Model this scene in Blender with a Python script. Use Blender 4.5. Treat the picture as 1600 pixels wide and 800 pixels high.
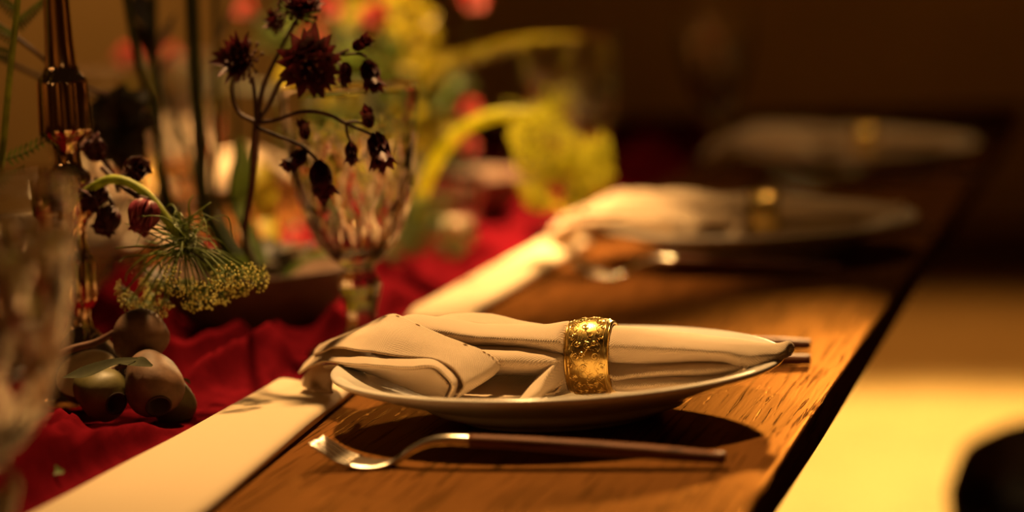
import bpy, bmesh, math, random
from mathutils import Vector, Matrix, noise

for o in list(bpy.data.objects):
    bpy.data.objects.remove(o, do_unlink=True)
SC = bpy.context.scene
COL = SC.collection
PI = math.pi
random.seed(7)

# ------------------------------------------------------------------ camera
F_PX, PITCH, YAW, ROLL = 4080.555, 0.1185226, 0.2458703, 0.0510935
CAM = Vector((0.326856, -1.393325, 0.260256))
_fw = Vector((-math.sin(YAW) * math.cos(PITCH), math.cos(YAW) * math.cos(PITCH), -math.sin(PITCH)))
_r0 = Vector((math.cos(YAW), math.sin(YAW), 0))
_u0 = _r0.cross(_fw)
_r = _r0 * math.cos(ROLL) - _u0 * math.sin(ROLL)
_u = _u0 * math.cos(ROLL) + _r0 * math.sin(ROLL)
cd = bpy.data.cameras.new('camera')
cam = bpy.data.objects.new('camera', cd)
COL.objects.link(cam)
cam.matrix_world = Matrix(((_r.x, _u.x, -_fw.x, CAM.x), (_r.y, _u.y, -_fw.y, CAM.y), (_r.z, _u.z, -_fw.z, CAM.z), (0, 0, 0, 1)))
cd.sensor_width = 36.0
cd.lens = F_PX * 36.0 / 1600.0
cd.clip_start = 0.02
cd.clip_end = 60
cd.dof.use_dof = True
cd.dof.focus_distance = 1.44
cd.dof.aperture_fstop = 2.9
SC.camera = cam

# ------------------------------------------------------------------ world, lights, exposure
SC.view_settings.view_transform = 'Standard'
SC.view_settings.look = 'None'
SC.view_settings.gamma = 1.0
SC.view_settings.use_curve_mapping = False
SC.view_settings.exposure = 0.0
w = bpy.data.worlds.new('dim_room')
SC.world = w
w.use_nodes = True
w.node_tree.nodes['Background'].inputs[0].default_value = (1.0, 0.45, 0.12, 1)
w.node_tree.nodes['Background'].inputs[1].default_value = 0.010
WARM = (1.0, 0.56, 0.20)


def spot(name, loc, target, power, angle, blend=0.5, radius=0.03, color=WARM):
    d = bpy.data.lights.new(name, 'SPOT')
    d.energy = power
    d.color = color
    d.spot_size = math.radians(angle)
    d.spot_blend = blend
    d.shadow_soft_size = radius
    o = bpy.data.objects.new(name, d)
    COL.objects.link(o)
    o.location = loc
    o.rotation_euler = (Vector(target) - Vector(loc)).to_track_quat('-Z', 'Y').to_euler()
    return o


spot('low_back_spot', (-0.02, 2.75, 0.76), (0.08, 0.02, 0.0), 460, 5.6, 1.0, 0.035)
spot('sparkle_back_fill', (-0.42, 2.90, 0.90), (-0.27, 0.42, 0.12), 230, 9, 0.8, 0.04)  # added backlight to put sparkle into the goblets and stems
spot('centre_downlight', (-0.34, 0.80, 1.55), (-0.245, 0.56, 0.0), 380, 20.5, 0.9, 0.03)
spot('flower_top_fill', (-0.30, 1.35, 1.60), (-0.33, 0.93, 0.08), 720, 26, 0.8, 0.03)  # added to brighten the far flowers
spot('place_downlight', (-0.30, 0.55, 1.45), (-0.08, -0.02, 0.0), 208, 30, 0.9, 0.05)
spot('far_top_fill', (0.0, 1.2, 1.60), (0.02, 1.15, 0.0), 26, 54, 0.9, 0.05)  # weak fill added for the far plates and goblet
spot('across_top_fill', (-0.75, 1.30, 1.60), (-0.68, 1.20, 0.0), 480, 24, 0.9, 0.04)  # added to brighten the setting seen through the far goblet
spot('left_reflection_fill', (-2.6, 0.6, 1.6), (-4.05, 0.9, 0.1), 70, 70, 1.0, 0.1, (1.0, 0.5, 0.14))  # added so the candlestick's left flank mirrors a lit wall
spot('right_reflection_fill', (2.2, 0.4, 1.6), (3.45, 0.4, 0.2), 60, 80, 1.0, 0.1, (1.0, 0.5, 0.14))  # added for the brown wall tone reflected in the brass
spot('front_reflection_fill', (-0.6, -1.9, 1.9), (-0.8, -3.0, 0.4), 60, 90, 1.0, 0.1, (1.0, 0.5, 0.14))  # added behind the camera, also only for reflections in the brass
spot('wall_wash', (-3.1, 5.0, 1.0), (-2.95, 6.45, -0.15), 42, 62, 1.0, 0.1, (1.0, 0.5, 0.12))
spot('floor_pool', (-0.1, 3.5, 2.2), (-0.2, 3.55, -0.75), 1500, 34, 0.6, 0.1, (1.0, 0.66, 0.22))
spot('floor_wash', (-0.5, 4.6, 2.2), (-0.4, 4.75, -0.75), 220, 44, 0.8, 0.1, (1.0, 0.45, 0.10))


def point_light(name, loc, power, radius=0.05):
    d = bpy.data.lights.new(name, 'POINT')
    d.energy = power
    d.color = WARM
    d.shadow_soft_size = radius
    o = bpy.data.objects.new(name, d)
    COL.objects.link(o)
    o.location = loc
    return o


point_light('glint_light_left', (-1.3, -0.9, 0.85), 1.6, 0.06)  # unseen light added for glints on the candlestick
point_light('glint_light_right', (0.9, -1.6, 0.95), 1.6, 0.06)  # second added glint light, on the right behind the camera


# ------------------------------------------------------------------ helpers
def ray(px, py):
    return _fw * F_PX + _r * (px - 800) - _u * (py - 400)


def P(px, py, y):
    """point of the plane Y = y seen at a pixel of the 1600x800 frame"""
    d = ray(px, py)
    return CAM + d * ((y - CAM.y) / d.y)


def G(px, py, z=0.0):
    d = ray(px, py)
    return CAM + d * ((z - CAM.z) / d.z)


def tag(o, label=None, cat=None, group=None, kind=None):
    if label: o['label'] = label
    if cat: o['category'] = cat
    if group: o['group'] = group
    if kind: o['kind'] = kind
    return o


def thing(name, loc, label, cat, group=None, rz=0.0):
    o = bpy.data.objects.new(name, None)
    o.empty_display_size = 0.01
    COL.objects.link(o)
    o.location = loc
    o.rotation_euler = (0, 0, rz)
    return tag(o, label, cat, group)


def mk(name, verts, faces, mat, parent=None, smooth=True, base=None, uvs=None):
    """link one mesh object; verts are world unless base is given as the origin to subtract"""
    b = Vector(base) if base is not None else Vector((0, 0, 0))
    me = bpy.data.meshes.new(name)
    me.from_pydata([tuple(Vector(v) - b) for v in verts], [], faces)
    me.validate()
    if smooth:
        me.polygons.foreach_set('use_smooth', [True] * len(me.polygons))
    if uvs is not None:
        ul = me.uv_layers.new(name='uv')
        for lp in me.loops:
            ul.data[lp.index].uv = uvs[lp.vertex_index]
    me.materials.append(mat)
    me.update()
    o = bpy.data.objects.new(name, me)
    COL.objects.link(o)
    if parent: o.parent = parent
    return o


class MB:
    def __init__(s):
        s.v, s.f, s.uv = [], [], []

    def add(s, v, f, uv=None):
        n = len(s.v)
        s.v += [Vector(p) for p in v]
        s.f += [tuple(i + n for i in q) for q in f]
        s.uv += uv if uv else [(0, 0)] * len(v)
        return s

    def build(s, name, mat, parent=None, base=None, smooth=True, uv=False):
        return mk(name, s.v, s.f, mat, parent, smooth, base, s.uv if uv else None)


def lathe(prof, n=64, centre=(0, 0, 0), caps=True):
    v, f = [], []
    c = Vector(centre)
    for r, z in prof:
        for k in range(n):
            a = 2 * PI * k / n
            v.append(c + Vector((r * math.cos(a), r * math.sin(a), z)))
    m = len(prof)
    for i in range(m - 1):
        for k in range(n):
            k2 = (k + 1) % n
            f.append((i * n + k, i * n + k2, (i + 1) * n + k2, (i + 1) * n + k))
    if caps:
        f.append(tuple(range(n))[::-1])
        f.append(tuple(range((m - 1) * n, m * n)))
    return v, f


def cr(pts, n):
    """Catmull-Rom resample of a list of Vectors (or floats) to n points"""
    m = len(pts)
    out = []
    for i in range(n):
        t = i / (n - 1) * (m - 1)
        k = min(int(t), m - 2)
        u = t - k
        p1, p2 = pts[k], pts[k + 1]
        p0 = pts[k - 1] if k > 0 else p1 + (p1 - p2)
        p3 = pts[k + 2] if k + 2 < m else p2 + (p2 - p1)
        out.append(0.5 * ((2 * p1) + (p2 - p0) * u + (2 * p0 - 5 * p1 + 4 * p2 - p3) * u * u + (3 * p1 - p0 - 3 * p2 + p3) * u * u * u))
    return out


def tube(pts, radii, n=8, res=None, caps=True):
    pts = [Vector(p) for p in pts]
    if not isinstance(radii, (list, tuple)): radii = [radii] * len(pts)
    radii = list(radii)
    if res:
        if len(pts) == 2:
            pts = [pts[0], (pts[0] + pts[1]) / 2, pts[1]]
            radii = [radii[0], (radii[0] + radii[-1]) / 2, radii[-1]]
        if len(radii) != len(pts):
            radii = [radii[0] + (radii[-1] - radii[0]) * i / (len(pts) - 1) for i in range(len(pts))]
        pts = cr(pts, res)
        radii = [max(1e-5, r) for r in cr(radii, res)]
    v, f = [], []
    m = len(pts)
    up = None
    for i in range(m):
        t = (pts[min(i + 1, m - 1)] - pts[max(i - 1, 0)])
        t = t.normalized() if t.length > 1e-9 else Vector((0, 0, 1))
        if up is None:
            up = t.orthogonal().normalized()
        up = (up - t * up.dot(t))
        up = up.normalized() if up.length > 1e-9 else t.orthogonal().normalized()
        b = t.cross(up)
        for k in range(n):
            a = 2 * PI * k / n
            v.append(pts[i] + (up * math.cos(a) + b * math.sin(a)) * radii[i])
    for i in range(m - 1):
        for k in range(n):
            k2 = (k + 1) % n
            f.append((i * n + k, i * n + k2, (i + 1) * n + k2, (i + 1) * n + k))
    if caps:
        f.append(tuple(range(n))[::-1])
        f.append(tuple(range((m - 1) * n, m * n)))
    return v, f


def loft(rows, nu, nv):
    """rows of control points (Vectors) -> smooth grid, uv = metres along the cloth"""
    R = [cr([Vector(p) for p in r], nv) for r in rows]
    cols = [cr([R[i][j] for i in range(len(R))], nu) for j in range(nv)]
    v, uv, f = [], [], []
    acc = [0.0] * nv
    for i in range(nu):
        s = 0.0
        if i:
            d = sum((cols[j][i] - cols[j][i - 1]).length for j in range(nv)) / nv
            acc = [a + d for a in acc]
        for j in range(nv):
            if j: s += (cols[j][i] - cols[j - 1][i]).length
            v.append(cols[j][i])
            uv.append((acc[j], s))
    for i in range(nu - 1):
        for j in range(nv - 1):
            f.append((i * nv + j, i * nv + j + 1, (i + 1) * nv + j + 1, (i + 1) * nv + j))
    return v, f, uv


def box(x0, x1, y0, y1, z0, z1):
    v = [(x, y, z) for x in (x0, x1) for y in (y0, y1) for z in (z0, z1)]
    f = [(0, 1, 3, 2), (4, 6, 7, 5), (0, 4, 5, 1), (2, 3, 7, 6), (0, 2, 6, 4), (1, 5, 7, 3)]
    return v, f


def bevel(o, w, seg=3):
    m = o.modifiers.new('bevel', 'BEVEL')
    m.width = w
    m.segments = seg
    m.limit_method = 'ANGLE'
    return o


def ball(c, r, n=6, m=4, squash=(1, 1, 1)):
    v, f = [], []
    c = Vector(c)
    v.append(c + Vector((0, 0, r * squash[2])))
    for i in range(1, m):
        a = PI * i / m
        for k in range(n):
            b = 2 * PI * k / n
            v.append(c + Vector((r * math.sin(a) * math.cos(b) * squash[0], r * math.sin(a) * math.sin(b) * squash[1], r * math.cos(a) * squash[2])))
    v.append(c - Vector((0, 0, r * squash[2])))
    for k in range(n): f.append((0, 1 + k, 1 + (k + 1) % n))
    for i in range(m - 2):
        for k in range(n):
            a = 1 + i * n + k
            b = 1 + i * n + (k + 1) % n
            f.append((a, a + n, b + n, b))
    l = len(v) - 1
    for k in range(n): f.append((l, l - n + (k + 1) % n, l - n + k))
    return v, f


def children(o):
    return [c for c in bpy.data.objects if c.parent == o]


def copy_tree(o, parent=None):
    c = o.copy()
    COL.objects.link(c)
    c.parent = parent
    for ch in children(o): copy_tree(ch, c)
    return c


def frame_of(d):
    d = Vector(d).normalized()
    a = d.orthogonal().normalized()
    return a, d.cross(a), d


# ------------------------------------------------------------------ materials
def nt(name):
    m = bpy.data.materials.new(name)
    m.use_nodes = True
    t = m.node_tree
    return m, t, t.nodes['Principled BSDF'], t.nodes.new, t.links.new


def plain(name, col, rough=0.5, metal=0.0, sub=0.0, trans=0.0, ior=1.45, var=0.0, vscale=40, bump=0.0, coat=0.0, sheen=0.0):
    m, t, b, N, L = nt(name)
    b.inputs['Base Color'].default_value = (*col, 1)
    b.inputs['Roughness'].default_value = rough
    b.inputs['Metallic'].default_value = metal
    b.inputs['IOR'].default_value = ior
    b.inputs['Transmission Weight'].default_value = trans
    b.inputs['Coat Weight'].default_value = coat
    b.inputs['Sheen Weight'].default_value = sheen
    if var or bump:
        tc = N('ShaderNodeTexCoord')
        n = N('ShaderNodeTexNoise')
        n.inputs['Scale'].default_value = vscale
        n.inputs['Detail'].default_value = 4
        L(tc.outputs['Object'], n.inputs['Vector'])
        if var:
            r = N('ShaderNodeValToRGB')
            r.color_ramp.elements[0].position = 0.3
            r.color_ramp.elements[1].position = 0.7
            r.color_ramp.elements[0].color = (*[c * (1 - var) for c in col], 1)
            r.color_ramp.elements[1].color = (*[min(1, c * (1 + var)) for c in col], 1)
            L(n.outputs['Fac'], r.inputs['Fac'])
            L(r.outputs['Color'], b.inputs['Base Color'])
        if bump:
            bp = N('ShaderNodeBump')
            bp.inputs['Strength'].default_value = bump
            bp.inputs['Distance'].default_value = 0.001
            L(n.outputs['Fac'], bp.inputs['Height'])
            L(bp.outputs['Normal'], b.inputs['Normal'])
    return m


def leafy(name, col, transl=0.5, rough=0.5, var=0.3, vscale=120):
    """thin plant tissue: diffuse plus translucent"""
    m, t, b, N, L = nt(name)
    tc = N('ShaderNodeTexCoord')
    n = N('ShaderNodeTexNoise')
    n.inputs['Scale'].default_value = vscale
    L(tc.outputs['Object'], n.inputs['Vector'])
    r = N('ShaderNodeValToRGB')
    r.color_ramp.elements[0].position = 0.3
    r.color_ramp.elements[1].position = 0.7
    r.color_ramp.elements[0].color = (*[c * (1 - var) for c in col], 1)
    r.color_ramp.elements[1].color = (*[min(1, c * (1 + var)) for c in col], 1)
    L(n.outputs['Fac'], r.inputs['Fac'])
    L(r.outputs['Color'], b.inputs['Base Color'])
    b.inputs['Roughness'].default_value = rough
    tr = N('ShaderNodeBsdfTranslucent')
    L(r.outputs['Color'], tr.inputs['Color'])
    mx = N('ShaderNodeMixShader')
    mx.inputs[0].default_value = transl
    L(b.outputs[0], mx.inputs[1])
    L(tr.outputs[0], mx.inputs[2])
    L(mx.outputs[0], t.nodes['Material Output'].inputs[0])
    return m


def math_node(N, L, op, a, b=None, c=None):
    n = N('ShaderNodeMath')
    n.operation = op
    for i, x in enumerate((a, b, c)):
        if x is None: continue
        if isinstance(x, (int, float)): n.inputs[i].default_value = x
        else: L(x, n.inputs[i])
    return n.outputs[0]


def linen(name, col, pitch=0.0014, strength=0.65):
    m, t, b, N, L = nt(name)
    uv = N('ShaderNodeUVMap')
    sp = N('ShaderNodeSeparateXYZ')
    nz = N('ShaderNodeTexNoise')
    nz.inputs['Scale'].default_value = 260
    va = N('ShaderNodeVectorMath')
    va.operation = 'MULTIPLY_ADD'
    va.inputs[1].default_value = (0.0005, 0.0005, 0)
    L(uv.outputs[0], nz.inputs['Vector'])
    L(nz.outputs['Color'], va.inputs[0])
    L(uv.outputs[0], va.inputs[2])
    L(va.outputs[0], sp.inputs[0])
    k = 2 * PI / pitch
    su = math_node(N, L, 'SINE', math_node(N, L, 'MULTIPLY', sp.outputs[0], k))
    sv = math_node(N, L, 'SINE', math_node(N, L, 'MULTIPLY', sp.outputs[1], k))
    h = math_node(N, L, 'MULTIPLY', su, sv)
    slub = N('ShaderNodeTexNoise')
    slub.inputs['Scale'].default_value = 90
    L(uv.outputs[0], slub.inputs['Vector'])
    hh = math_node(N, L, 'ADD', h, math_node(N, L, 'MULTIPLY', slub.outputs['Fac'], 1.5))
    bp = N('ShaderNodeBump')
    bp.inputs['Strength'].default_value = strength
    bp.inputs['Distance'].default_value = 0.00035
    L(hh, bp.inputs['Height'])
    L(bp.outputs[0], b.inputs['Normal'])
    r = N('ShaderNodeValToRGB')
    r.color_ramp.elements[0].position = 0.15
    r.color_ramp.elements[1].position = 0.8
    r.color_ramp.elements[0].color = (*[c * 0.72 for c in col], 1)
    r.color_ramp.elements[1].color = (*col, 1)
    L(math_node(N, L, 'MULTIPLY_ADD', h, 0.5, 0.5), r.inputs['Fac'])
    L(r.outputs[0], b.inputs['Base Color'])
    b.inputs['Roughness'].default_value = 0.9
    b.inputs['Sheen Weight'].default_value = 0.15
    return m


def wood(name, dark, light, rough=0.32, grain_axis='Y', scale=1.0, bump=0.5, gloss=0.5, oiled=0.0):
    m, t, b, N, L = nt(name)
    tc = N('ShaderNodeTexCoord')
    mp = N('ShaderNodeMapping')
    s = {'X': (0.03, 1, 1), 'Y': (1, 0.03, 1), 'Z': (1, 1, 0.03)}[grain_axis]
    mp.inputs['Scale'].default_value = [q * scale for q in s]
    L(tc.outputs['Object'], mp.inputs[0])
    n1 = N('ShaderNodeTexNoise')
    n1.inputs['Scale'].default_value = 45
    n1.inputs['Detail'].default_value = 8
    n1.inputs['Roughness'].default_value = 0.65
    L(mp.outputs[0], n1.inputs['Vector'])
    n2 = N('ShaderNodeTexNoise')           # pores and cracks, much finer
    n2.inputs['Scale'].default_value = 400
    n2.inputs['Detail'].default_value = 3
    n2.inputs['Distortion'].default_value = 0.4
    L(mp.outputs[0], n2.inputs['Vector'])
    n3 = N('ShaderNodeTexNoise')
    n3.inputs['Scale'].default_value = 6
    L(tc.outputs['Object'], n3.inputs['Vector'])
    pr = N('ShaderNodeMapRange')           # cracks: 1 on sound wood, 0 in a crack
    pr.inputs['From Min'].default_value = 0.34
    pr.inputs['From Max'].default_value = 0.43
    L(n2.outputs['Fac'], pr.inputs['Value'])
    r = N('ShaderNodeValToRGB')
    r.color_ramp.elements[0].position = 0.3
    r.color_ramp.elements[1].position = 0.72
    r.color_ramp.elements[0].color = (*dark, 1)
    r.color_ramp.elements[1].color = (*light, 1)
    mixf = math_node(N, L, 'MULTIPLY_ADD', n3.outputs['Fac'], 0.4, math_node(N, L, 'MULTIPLY', n1.outputs['Fac'], 0.6))
    L(mixf, r.inputs['Fac'])
    mc = N('ShaderNodeMix')
    mc.data_type = 'RGBA'
    mc.blend_type = 'MULTIPLY'
    mc.inputs[0].default_value = 0.8
    L(r.outputs[0], mc.inputs[6])
    L(pr.outputs[0], mc.inputs[7])
    L(mc.outputs[2], b.inputs['Base Color'])
    hgt = math_node(N, L, 'MULTIPLY_ADD', pr.outputs[0], 0.7, math_node(N, L, 'MULTIPLY', n1.outputs['Fac'], 0.45))
    bp = N('ShaderNodeBump')
    bp.inputs['Strength'].default_value = bump
    bp.inputs['Distance'].default_value = 0.0012
    L(hgt, bp.inputs['Height'])
    L(bp.outputs[0], b.inputs['Normal'])
    b.inputs['Roughness'].default_value = rough
    b.inputs['Specular IOR Level'].default_value = gloss
    if oiled:
        b.inputs['Specular IOR Level'].default_value = 0.0
        gl = N('ShaderNodeBsdfGlossy')
        gl.inputs['Color'].default_value = (1.0, 0.52, 0.13, 1)
        gl.inputs['Roughness'].default_value = rough
        L(bp.outputs[0], gl.inputs['Normal'])
        mx = N('ShaderNodeMixShader')
        mx.inputs[0].default_value = oiled
        L(b.outputs[0], mx.inputs[1])
        L(gl.outputs[0], mx.inputs[2])
        L(mx.outputs[0], t.nodes['Material Output'].inputs[0])
    return m


def brass_engraved():
    m, t, b, N, L = nt('engraved_gold')
    tc = N('ShaderNodeTexCoord')
    v = N('ShaderNodeTexVoronoi')
    v.feature = 'DISTANCE_TO_EDGE'
    v.inputs['Scale'].default_value = 420
    n = N('ShaderNodeTexNoise')
    n.inputs['Scale'].default_value = 300
    L(tc.outputs['Object'], n.inputs['Vector'])
    va = N('ShaderNodeVectorMath')
    va.operation = 'MULTIPLY_ADD'
    va.inputs[1].default_value = (0.003, 0.003, 0.003)
    L(n.outputs['Color'], va.inputs[0])
    L(tc.outputs['Object'], va.inputs[2])
    L(va.outputs[0], v.inputs['Vector'])
    bp = N('ShaderNodeBump')
    bp.inputs['Strength'].default_value = 0.16
    bp.inputs['Distance'].default_value = 0.0004
    L(v.outputs['Distance'], bp.inputs['Height'])
    L(bp.outputs[0], b.inputs['Normal'])
    b.inputs['Base Color'].default_value = (0.72, 0.50, 0.15, 1)
    b.inputs['Metallic'].default_value = 1
    b.inputs['Roughness'].default_value = 0.27
    return m


M = {}
M['table'] = wood('dark_table_wood', (0.042, 0.0135, 0.0036), (0.128, 0.045, 0.012), 0.42, 'Y', 1.0, 0.9, 0.12, 0.075)
M['handle'] = wood('walnut_handle', (0.15, 0.06, 0.03), (0.24, 0.10, 0.05), 0.5, 'X', 1.5, 0.1, 0.08)
M['china'] = plain('cream_stoneware', (0.80, 0.74, 0.64), 0.22, var=0.04, vscale=60, coat=0.3)
M['linen'] = linen('natural_linen', (0.82, 0.63, 0.43))
M['band'] = linen('cream_cotton', (0.78, 0.62, 0.40), 0.0012, 0.25)
M['stitch'] = plain('ochre_thread', (0.42, 0.24, 0.09), 0.9)
M['gold'] = brass_engraved()
M['goldline'] = plain('polished_gold', (0.92, 0.66, 0.22), 0.2, 1.0, var=0.1, vscale=300)
M['steel'] = plain('brushed_champagne_steel', (0.78, 0.70, 0.58), 0.22, 1.0, var=0.06, vscale=200)
M['glass'] = plain('clear_crystal', (1, 1, 1), 0.0, trans=1.0, ior=1.52)
M['brass'] = plain('smoked_brass', (0.62, 0.42, 0.27), 0.10, 1.0, var=0.08, vscale=20)
M['red'] = plain('wine_red_gauze', (0.105, 0.0042, 0.0085), 0.95, var=0.25, vscale=60, bump=0.6)
M['red'].node_tree.nodes['Principled BSDF'].inputs['Specular IOR Level'].default_value = 0.0
M['bowl'] = plain('brown_stoneware', (0.22, 0.13, 0.085), 0.55, var=0.15, vscale=80, bump=0.3)
M['stem'] = leafy('dark_green_stem', (0.055, 0.085, 0.020), 0.1)
M['stem_light'] = leafy('light_green_stem', (0.40, 0.46, 0.07), 0.35)
M['stem_brown'] = plain('maroon_stem', (0.06, 0.022, 0.015), 0.6, var=0.3, vscale=200)
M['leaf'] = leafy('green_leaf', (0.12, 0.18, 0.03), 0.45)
M['leaf_lit'] = leafy('lit_yellow_green_leaf', (0.46, 0.40, 0.03), 0.5)  # lit copy of the leaf: strong light is put into the colour
M['leaf_dark'] = leafy('bronze_leaf', (0.030, 0.022, 0.012), 0.2)
M['dill'] = leafy('dill_green', (0.16, 0.22, 0.035), 0.3)
M['bud'] = plain('pale_yellow_bud', (0.62, 0.58, 0.16), 0.6, var=0.2, vscale=300)
M['bud_lit'] = leafy('lit_lime_bud', (0.78, 0.76, 0.03), 0.45)  # bud colour brightened and yellowed to carry the light on the umbel
M['lime'] = leafy('lit_lime_tissue', (0.68, 0.68, 0.03), 0.5)  # lime with the light on the arching stalk mixed into the colour
M['maroon'] = leafy('maroon_bract', (0.085, 0.010, 0.014), 0.25, 0.5, 0.5, 160)
M['floret'] = plain('brown_floret', (0.10, 0.03, 0.02), 0.7, var=0.5, vscale=400)
M['tulip'] = leafy('plum_petal', (0.28, 0.045, 0.070), 0.3, 0.4, 0.5, 130)
M['pink'] = leafy('coral_pink_petal', (0.85, 0.20, 0.17), 0.45, 0.5, 0.2, 80)
M['pod_brown'] = plain('brown_pod', (0.15, 0.080, 0.045), 0.65, var=0.35, vscale=90, bump=0.6)
M['pod_green'] = plain('olive_pod', (0.13, 0.11, 0.035), 0.5, var=0.35, vscale=70, bump=0.4)
M['hole'] = plain('dark_pod_mouth', (0.04, 0.02, 0.012), 0.9, var=0.2, vscale=100)
M['leaf_olive'] = leafy('olive_leaf', (0.045, 0.046, 0.012), 0.2, 0.9)
M['twig'] = plain('brown_twig', (0.16, 0.07, 0.04), 0.7, var=0.3, vscale=100)
M['kenzan'] = plain('dark_metal', (0.12, 0.11, 0.10), 0.4, 1.0, var=0.1)
M['wax'] = plain('ivory_wax', (0.85, 0.70, 0.48), 0.5, var=0.05)
M['chair'] = plain('black_leather', (0.012, 0.008, 0.006), 0.55, var=0.2, vscale=60, bump=0.3)
M['chairleg'] = plain('black_steel', (0.02, 0.018, 0.016), 0.4, 0.8, var=0.1)
M['wall'] = plain('ochre_plaster', (0.42, 0.27, 0.12), 0.9, var=0.06, vscale=2, bump=0.2)
M['floor'] = wood('oak_floor', (0.42, 0.26, 0.10), (0.56, 0.38, 0.17), 0.5, 'X', 0.5, 0.15)

# ------------------------------------------------------------------ the room
v, f = box(-4.2, 3.6, -3.0, 6.6, -0.80, -0.75)
tag(mk('floor', v, f, M['floor'], smooth=False), kind='structure')
v, f = box(-4.2, 3.6, 6.45, 6.6, -0.75, 2.4)
tag(mk('wall_back', v, f, M['wall'], smooth=False), kind='structure')
v, f = box(-4.2, -4.05, -3.0, 6.45, -0.75, 2.4)
tag(mk('wall_left', v, f, M['wall'], smooth=False), kind='structure')
v, f = box(3.45, 3.6, -3.0, 6.45, -0.75, 2.4)
tag(mk('wall_right', v, f, M['wall'], smooth=False), kind='structure')
v, f = box(-4.2, 3.6, -3.15, -3.0, -0.75, 2.4)
tag(mk('wall_front', v, f, M['wall'], smooth=False), kind='structure')
v, f = box(-4.05, 3.45, 6.43, 6.45, -0.75, -0.65)
tag(mk('baseboard_back', v, f, M['table'], smooth=False), kind='structure')

# ------------------------------------------------------------------ the table
TX0, TX1, TY0, TY1, TT = -0.80, 0.1415, -1.05, 2.35, 0.022
t = thing('dining_table', (-0.33, 0.65, -0.75), 'long dark wooden dining table with worn open grain', 'table')
tb = t.location
v, f = box(TX0, TX1, TY0, TY1, -TT, 0)
o = mk('table_top', v, f, M['table'], t, False, tb)
bevel(o, 0.002, 3)
for y in (-0.75, 2.05):
    v, f = box(-0.42, -0.24, y - 0.04, y + 0.04, -0.70, -TT)
    bevel(mk('pedestal', v, f, M['table'], t, False, tb), 0.004)
    v, f = box(-0.68, 0.02, y - 0.05, y + 0.05, -0.75, -0.70)
    bevel(mk('foot', v, f, M['table'], t, False, tb), 0.004)
v, f = box(-0.36, -0.30, -0.71, 2.01, -0.40, -0.32)
bevel(mk('stretcher', v, f, M['table'], t, False, tb), 0.004)


# ------------------------------------------------------------------ dark round-seated chair
def build_chair(loc, rz, label):
    c = thing('dining_chair', loc, label, 'chair', None, rz)
    sq = []
    n = 56

    def sup(a, rx, ry, e=0.62):
        ca, sa = math.cos(a), math.sin(a)
        return (math.copysign(abs(ca) ** e, ca) * rx, math.copysign(abs(sa) ** e, sa) * ry)
    prof = [(0.02, 0.462), (0.15, 0.466), (0.20, 0.462), (0.222, 0.450), (0.23, 0.430), (0.228, 0.405), (0.215, 0.390), (0.05, 0.388)]
    v, f = [], []
    for r, z in prof:
        for k in range(n):
            x, y = sup(2 * PI * k / n, r, r)
            v.append((x, y, z))
    for i in range(len(prof) - 1):
        for k in range(n):
            f.append((i * n + k, (i + 1) * n + k, (i + 1) * n + (k + 1) % n, i * n + (k + 1) % n))
    f.append(tuple(range(n)))
    f.append(tuple(range((len(prof) - 1) * n, len(prof) * n))[::-1])
    mk('seat', v, f, M['chair'], c)
    rows = []
    for j in range(9):
        a = math.radians(-62 + 124 * j / 8)
        rows.append([Vector((0.25 * math.cos(a) + 0.03 * q, 0.24 * math.sin(a), 0.50 + 0.30 * q - 0.06 * (abs(j - 4) / 4) ** 2 * q)) for q in (0, 0.33, 0.66, 1)])
    v, f, uv = loft(rows, 25, 10)
    o = mk('backrest', v, f, M['chair'], c)
    s = o.modifiers.new('pad', 'SOLIDIFY')
    s.thickness = 0.035
    s.offset = 0
    bevel(o, 0.012, 3)
    for sx in (-1, 1):
        for sy in (-1, 1):
            v, f = tube([(0.17 * sx, 0.17 * sy, 0.40), (0.20 * sx, 0.20 * sy, 0.0)], [0.014, 0.010], 10, 6)
            mk('leg', v, f, M['chairleg'], c)
    for sy in (-1, 1):
        v, f = tube([(0.17, 0.12 * sy, 0.40), (0.235, 0.10 * sy, 0.47), (0.262, 0.09 * sy, 0.60)], 0.010, 8, 10)
        mk('back_post', v, f, M['chairleg'], c)
    return c


build_chair((0.335, 1.33, -0.75), 0.0, 'black rounded-seat chair at the table edge in the lower right corner')

# ------------------------------------------------------------------ plate
PLATE_PROF = [(0.0005, 0.0045), (0.050, 0.0045), (0.052, 0.0), (0.056, 0.0), (0.059, 0.0035), (0.068, 0.0050), (0.0755, 0.0085), (0.078, 0.0115),
              (0.0795, 0.0125), (0.090, 0.0155), (0.105, 0.0200), (0.118, 0.0245), (0.1245, 0.0272), (0.1262, 0.0290), (0.1258, 0.0306), (0.1235, 0.0311),
              (0.119, 0.0302), (0.105, 0.0250), (0.092, 0.0195), (0.082, 0.0150), (0.074, 0.0120), (0.066, 0.0106), (0.055, 0.0102), (0.030, 0.0100), (0.0005, 0.0100)]


def build_plate(loc, label):
    v, f = lathe(PLATE_PROF, 96, (0, 0, 0), False)
    o = mk('dinner_plate', v, f, M['china'])
    o.location = loc
    o.modifiers.new('sub', 'SUBSURF').levels = 1
    o.modifiers['sub'].render_levels = 1
    return tag(o, label, 'plate', 'dinner plates along the table')


plate = build_plate((0, 0, 0), 'sharp cream stoneware plate in the foreground under the nearest napkin')

# ------------------------------------------------------------------ napkin: sheets of one folded linen cloth
NB = Vector((0.0, 0.0, 0.0105))


_inner = sorted((r, z) for r, z in PLATE_PROF[14:])


def plate_z(r):
    for (r0, z0), (r1, z1) in zip(_inner, _inner[1:]):
        if r0 <= r <= r1: return z0 + (z1 - z0) * (r - r0) / max(1e-9, r1 - r0)
    return -1.0


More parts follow.
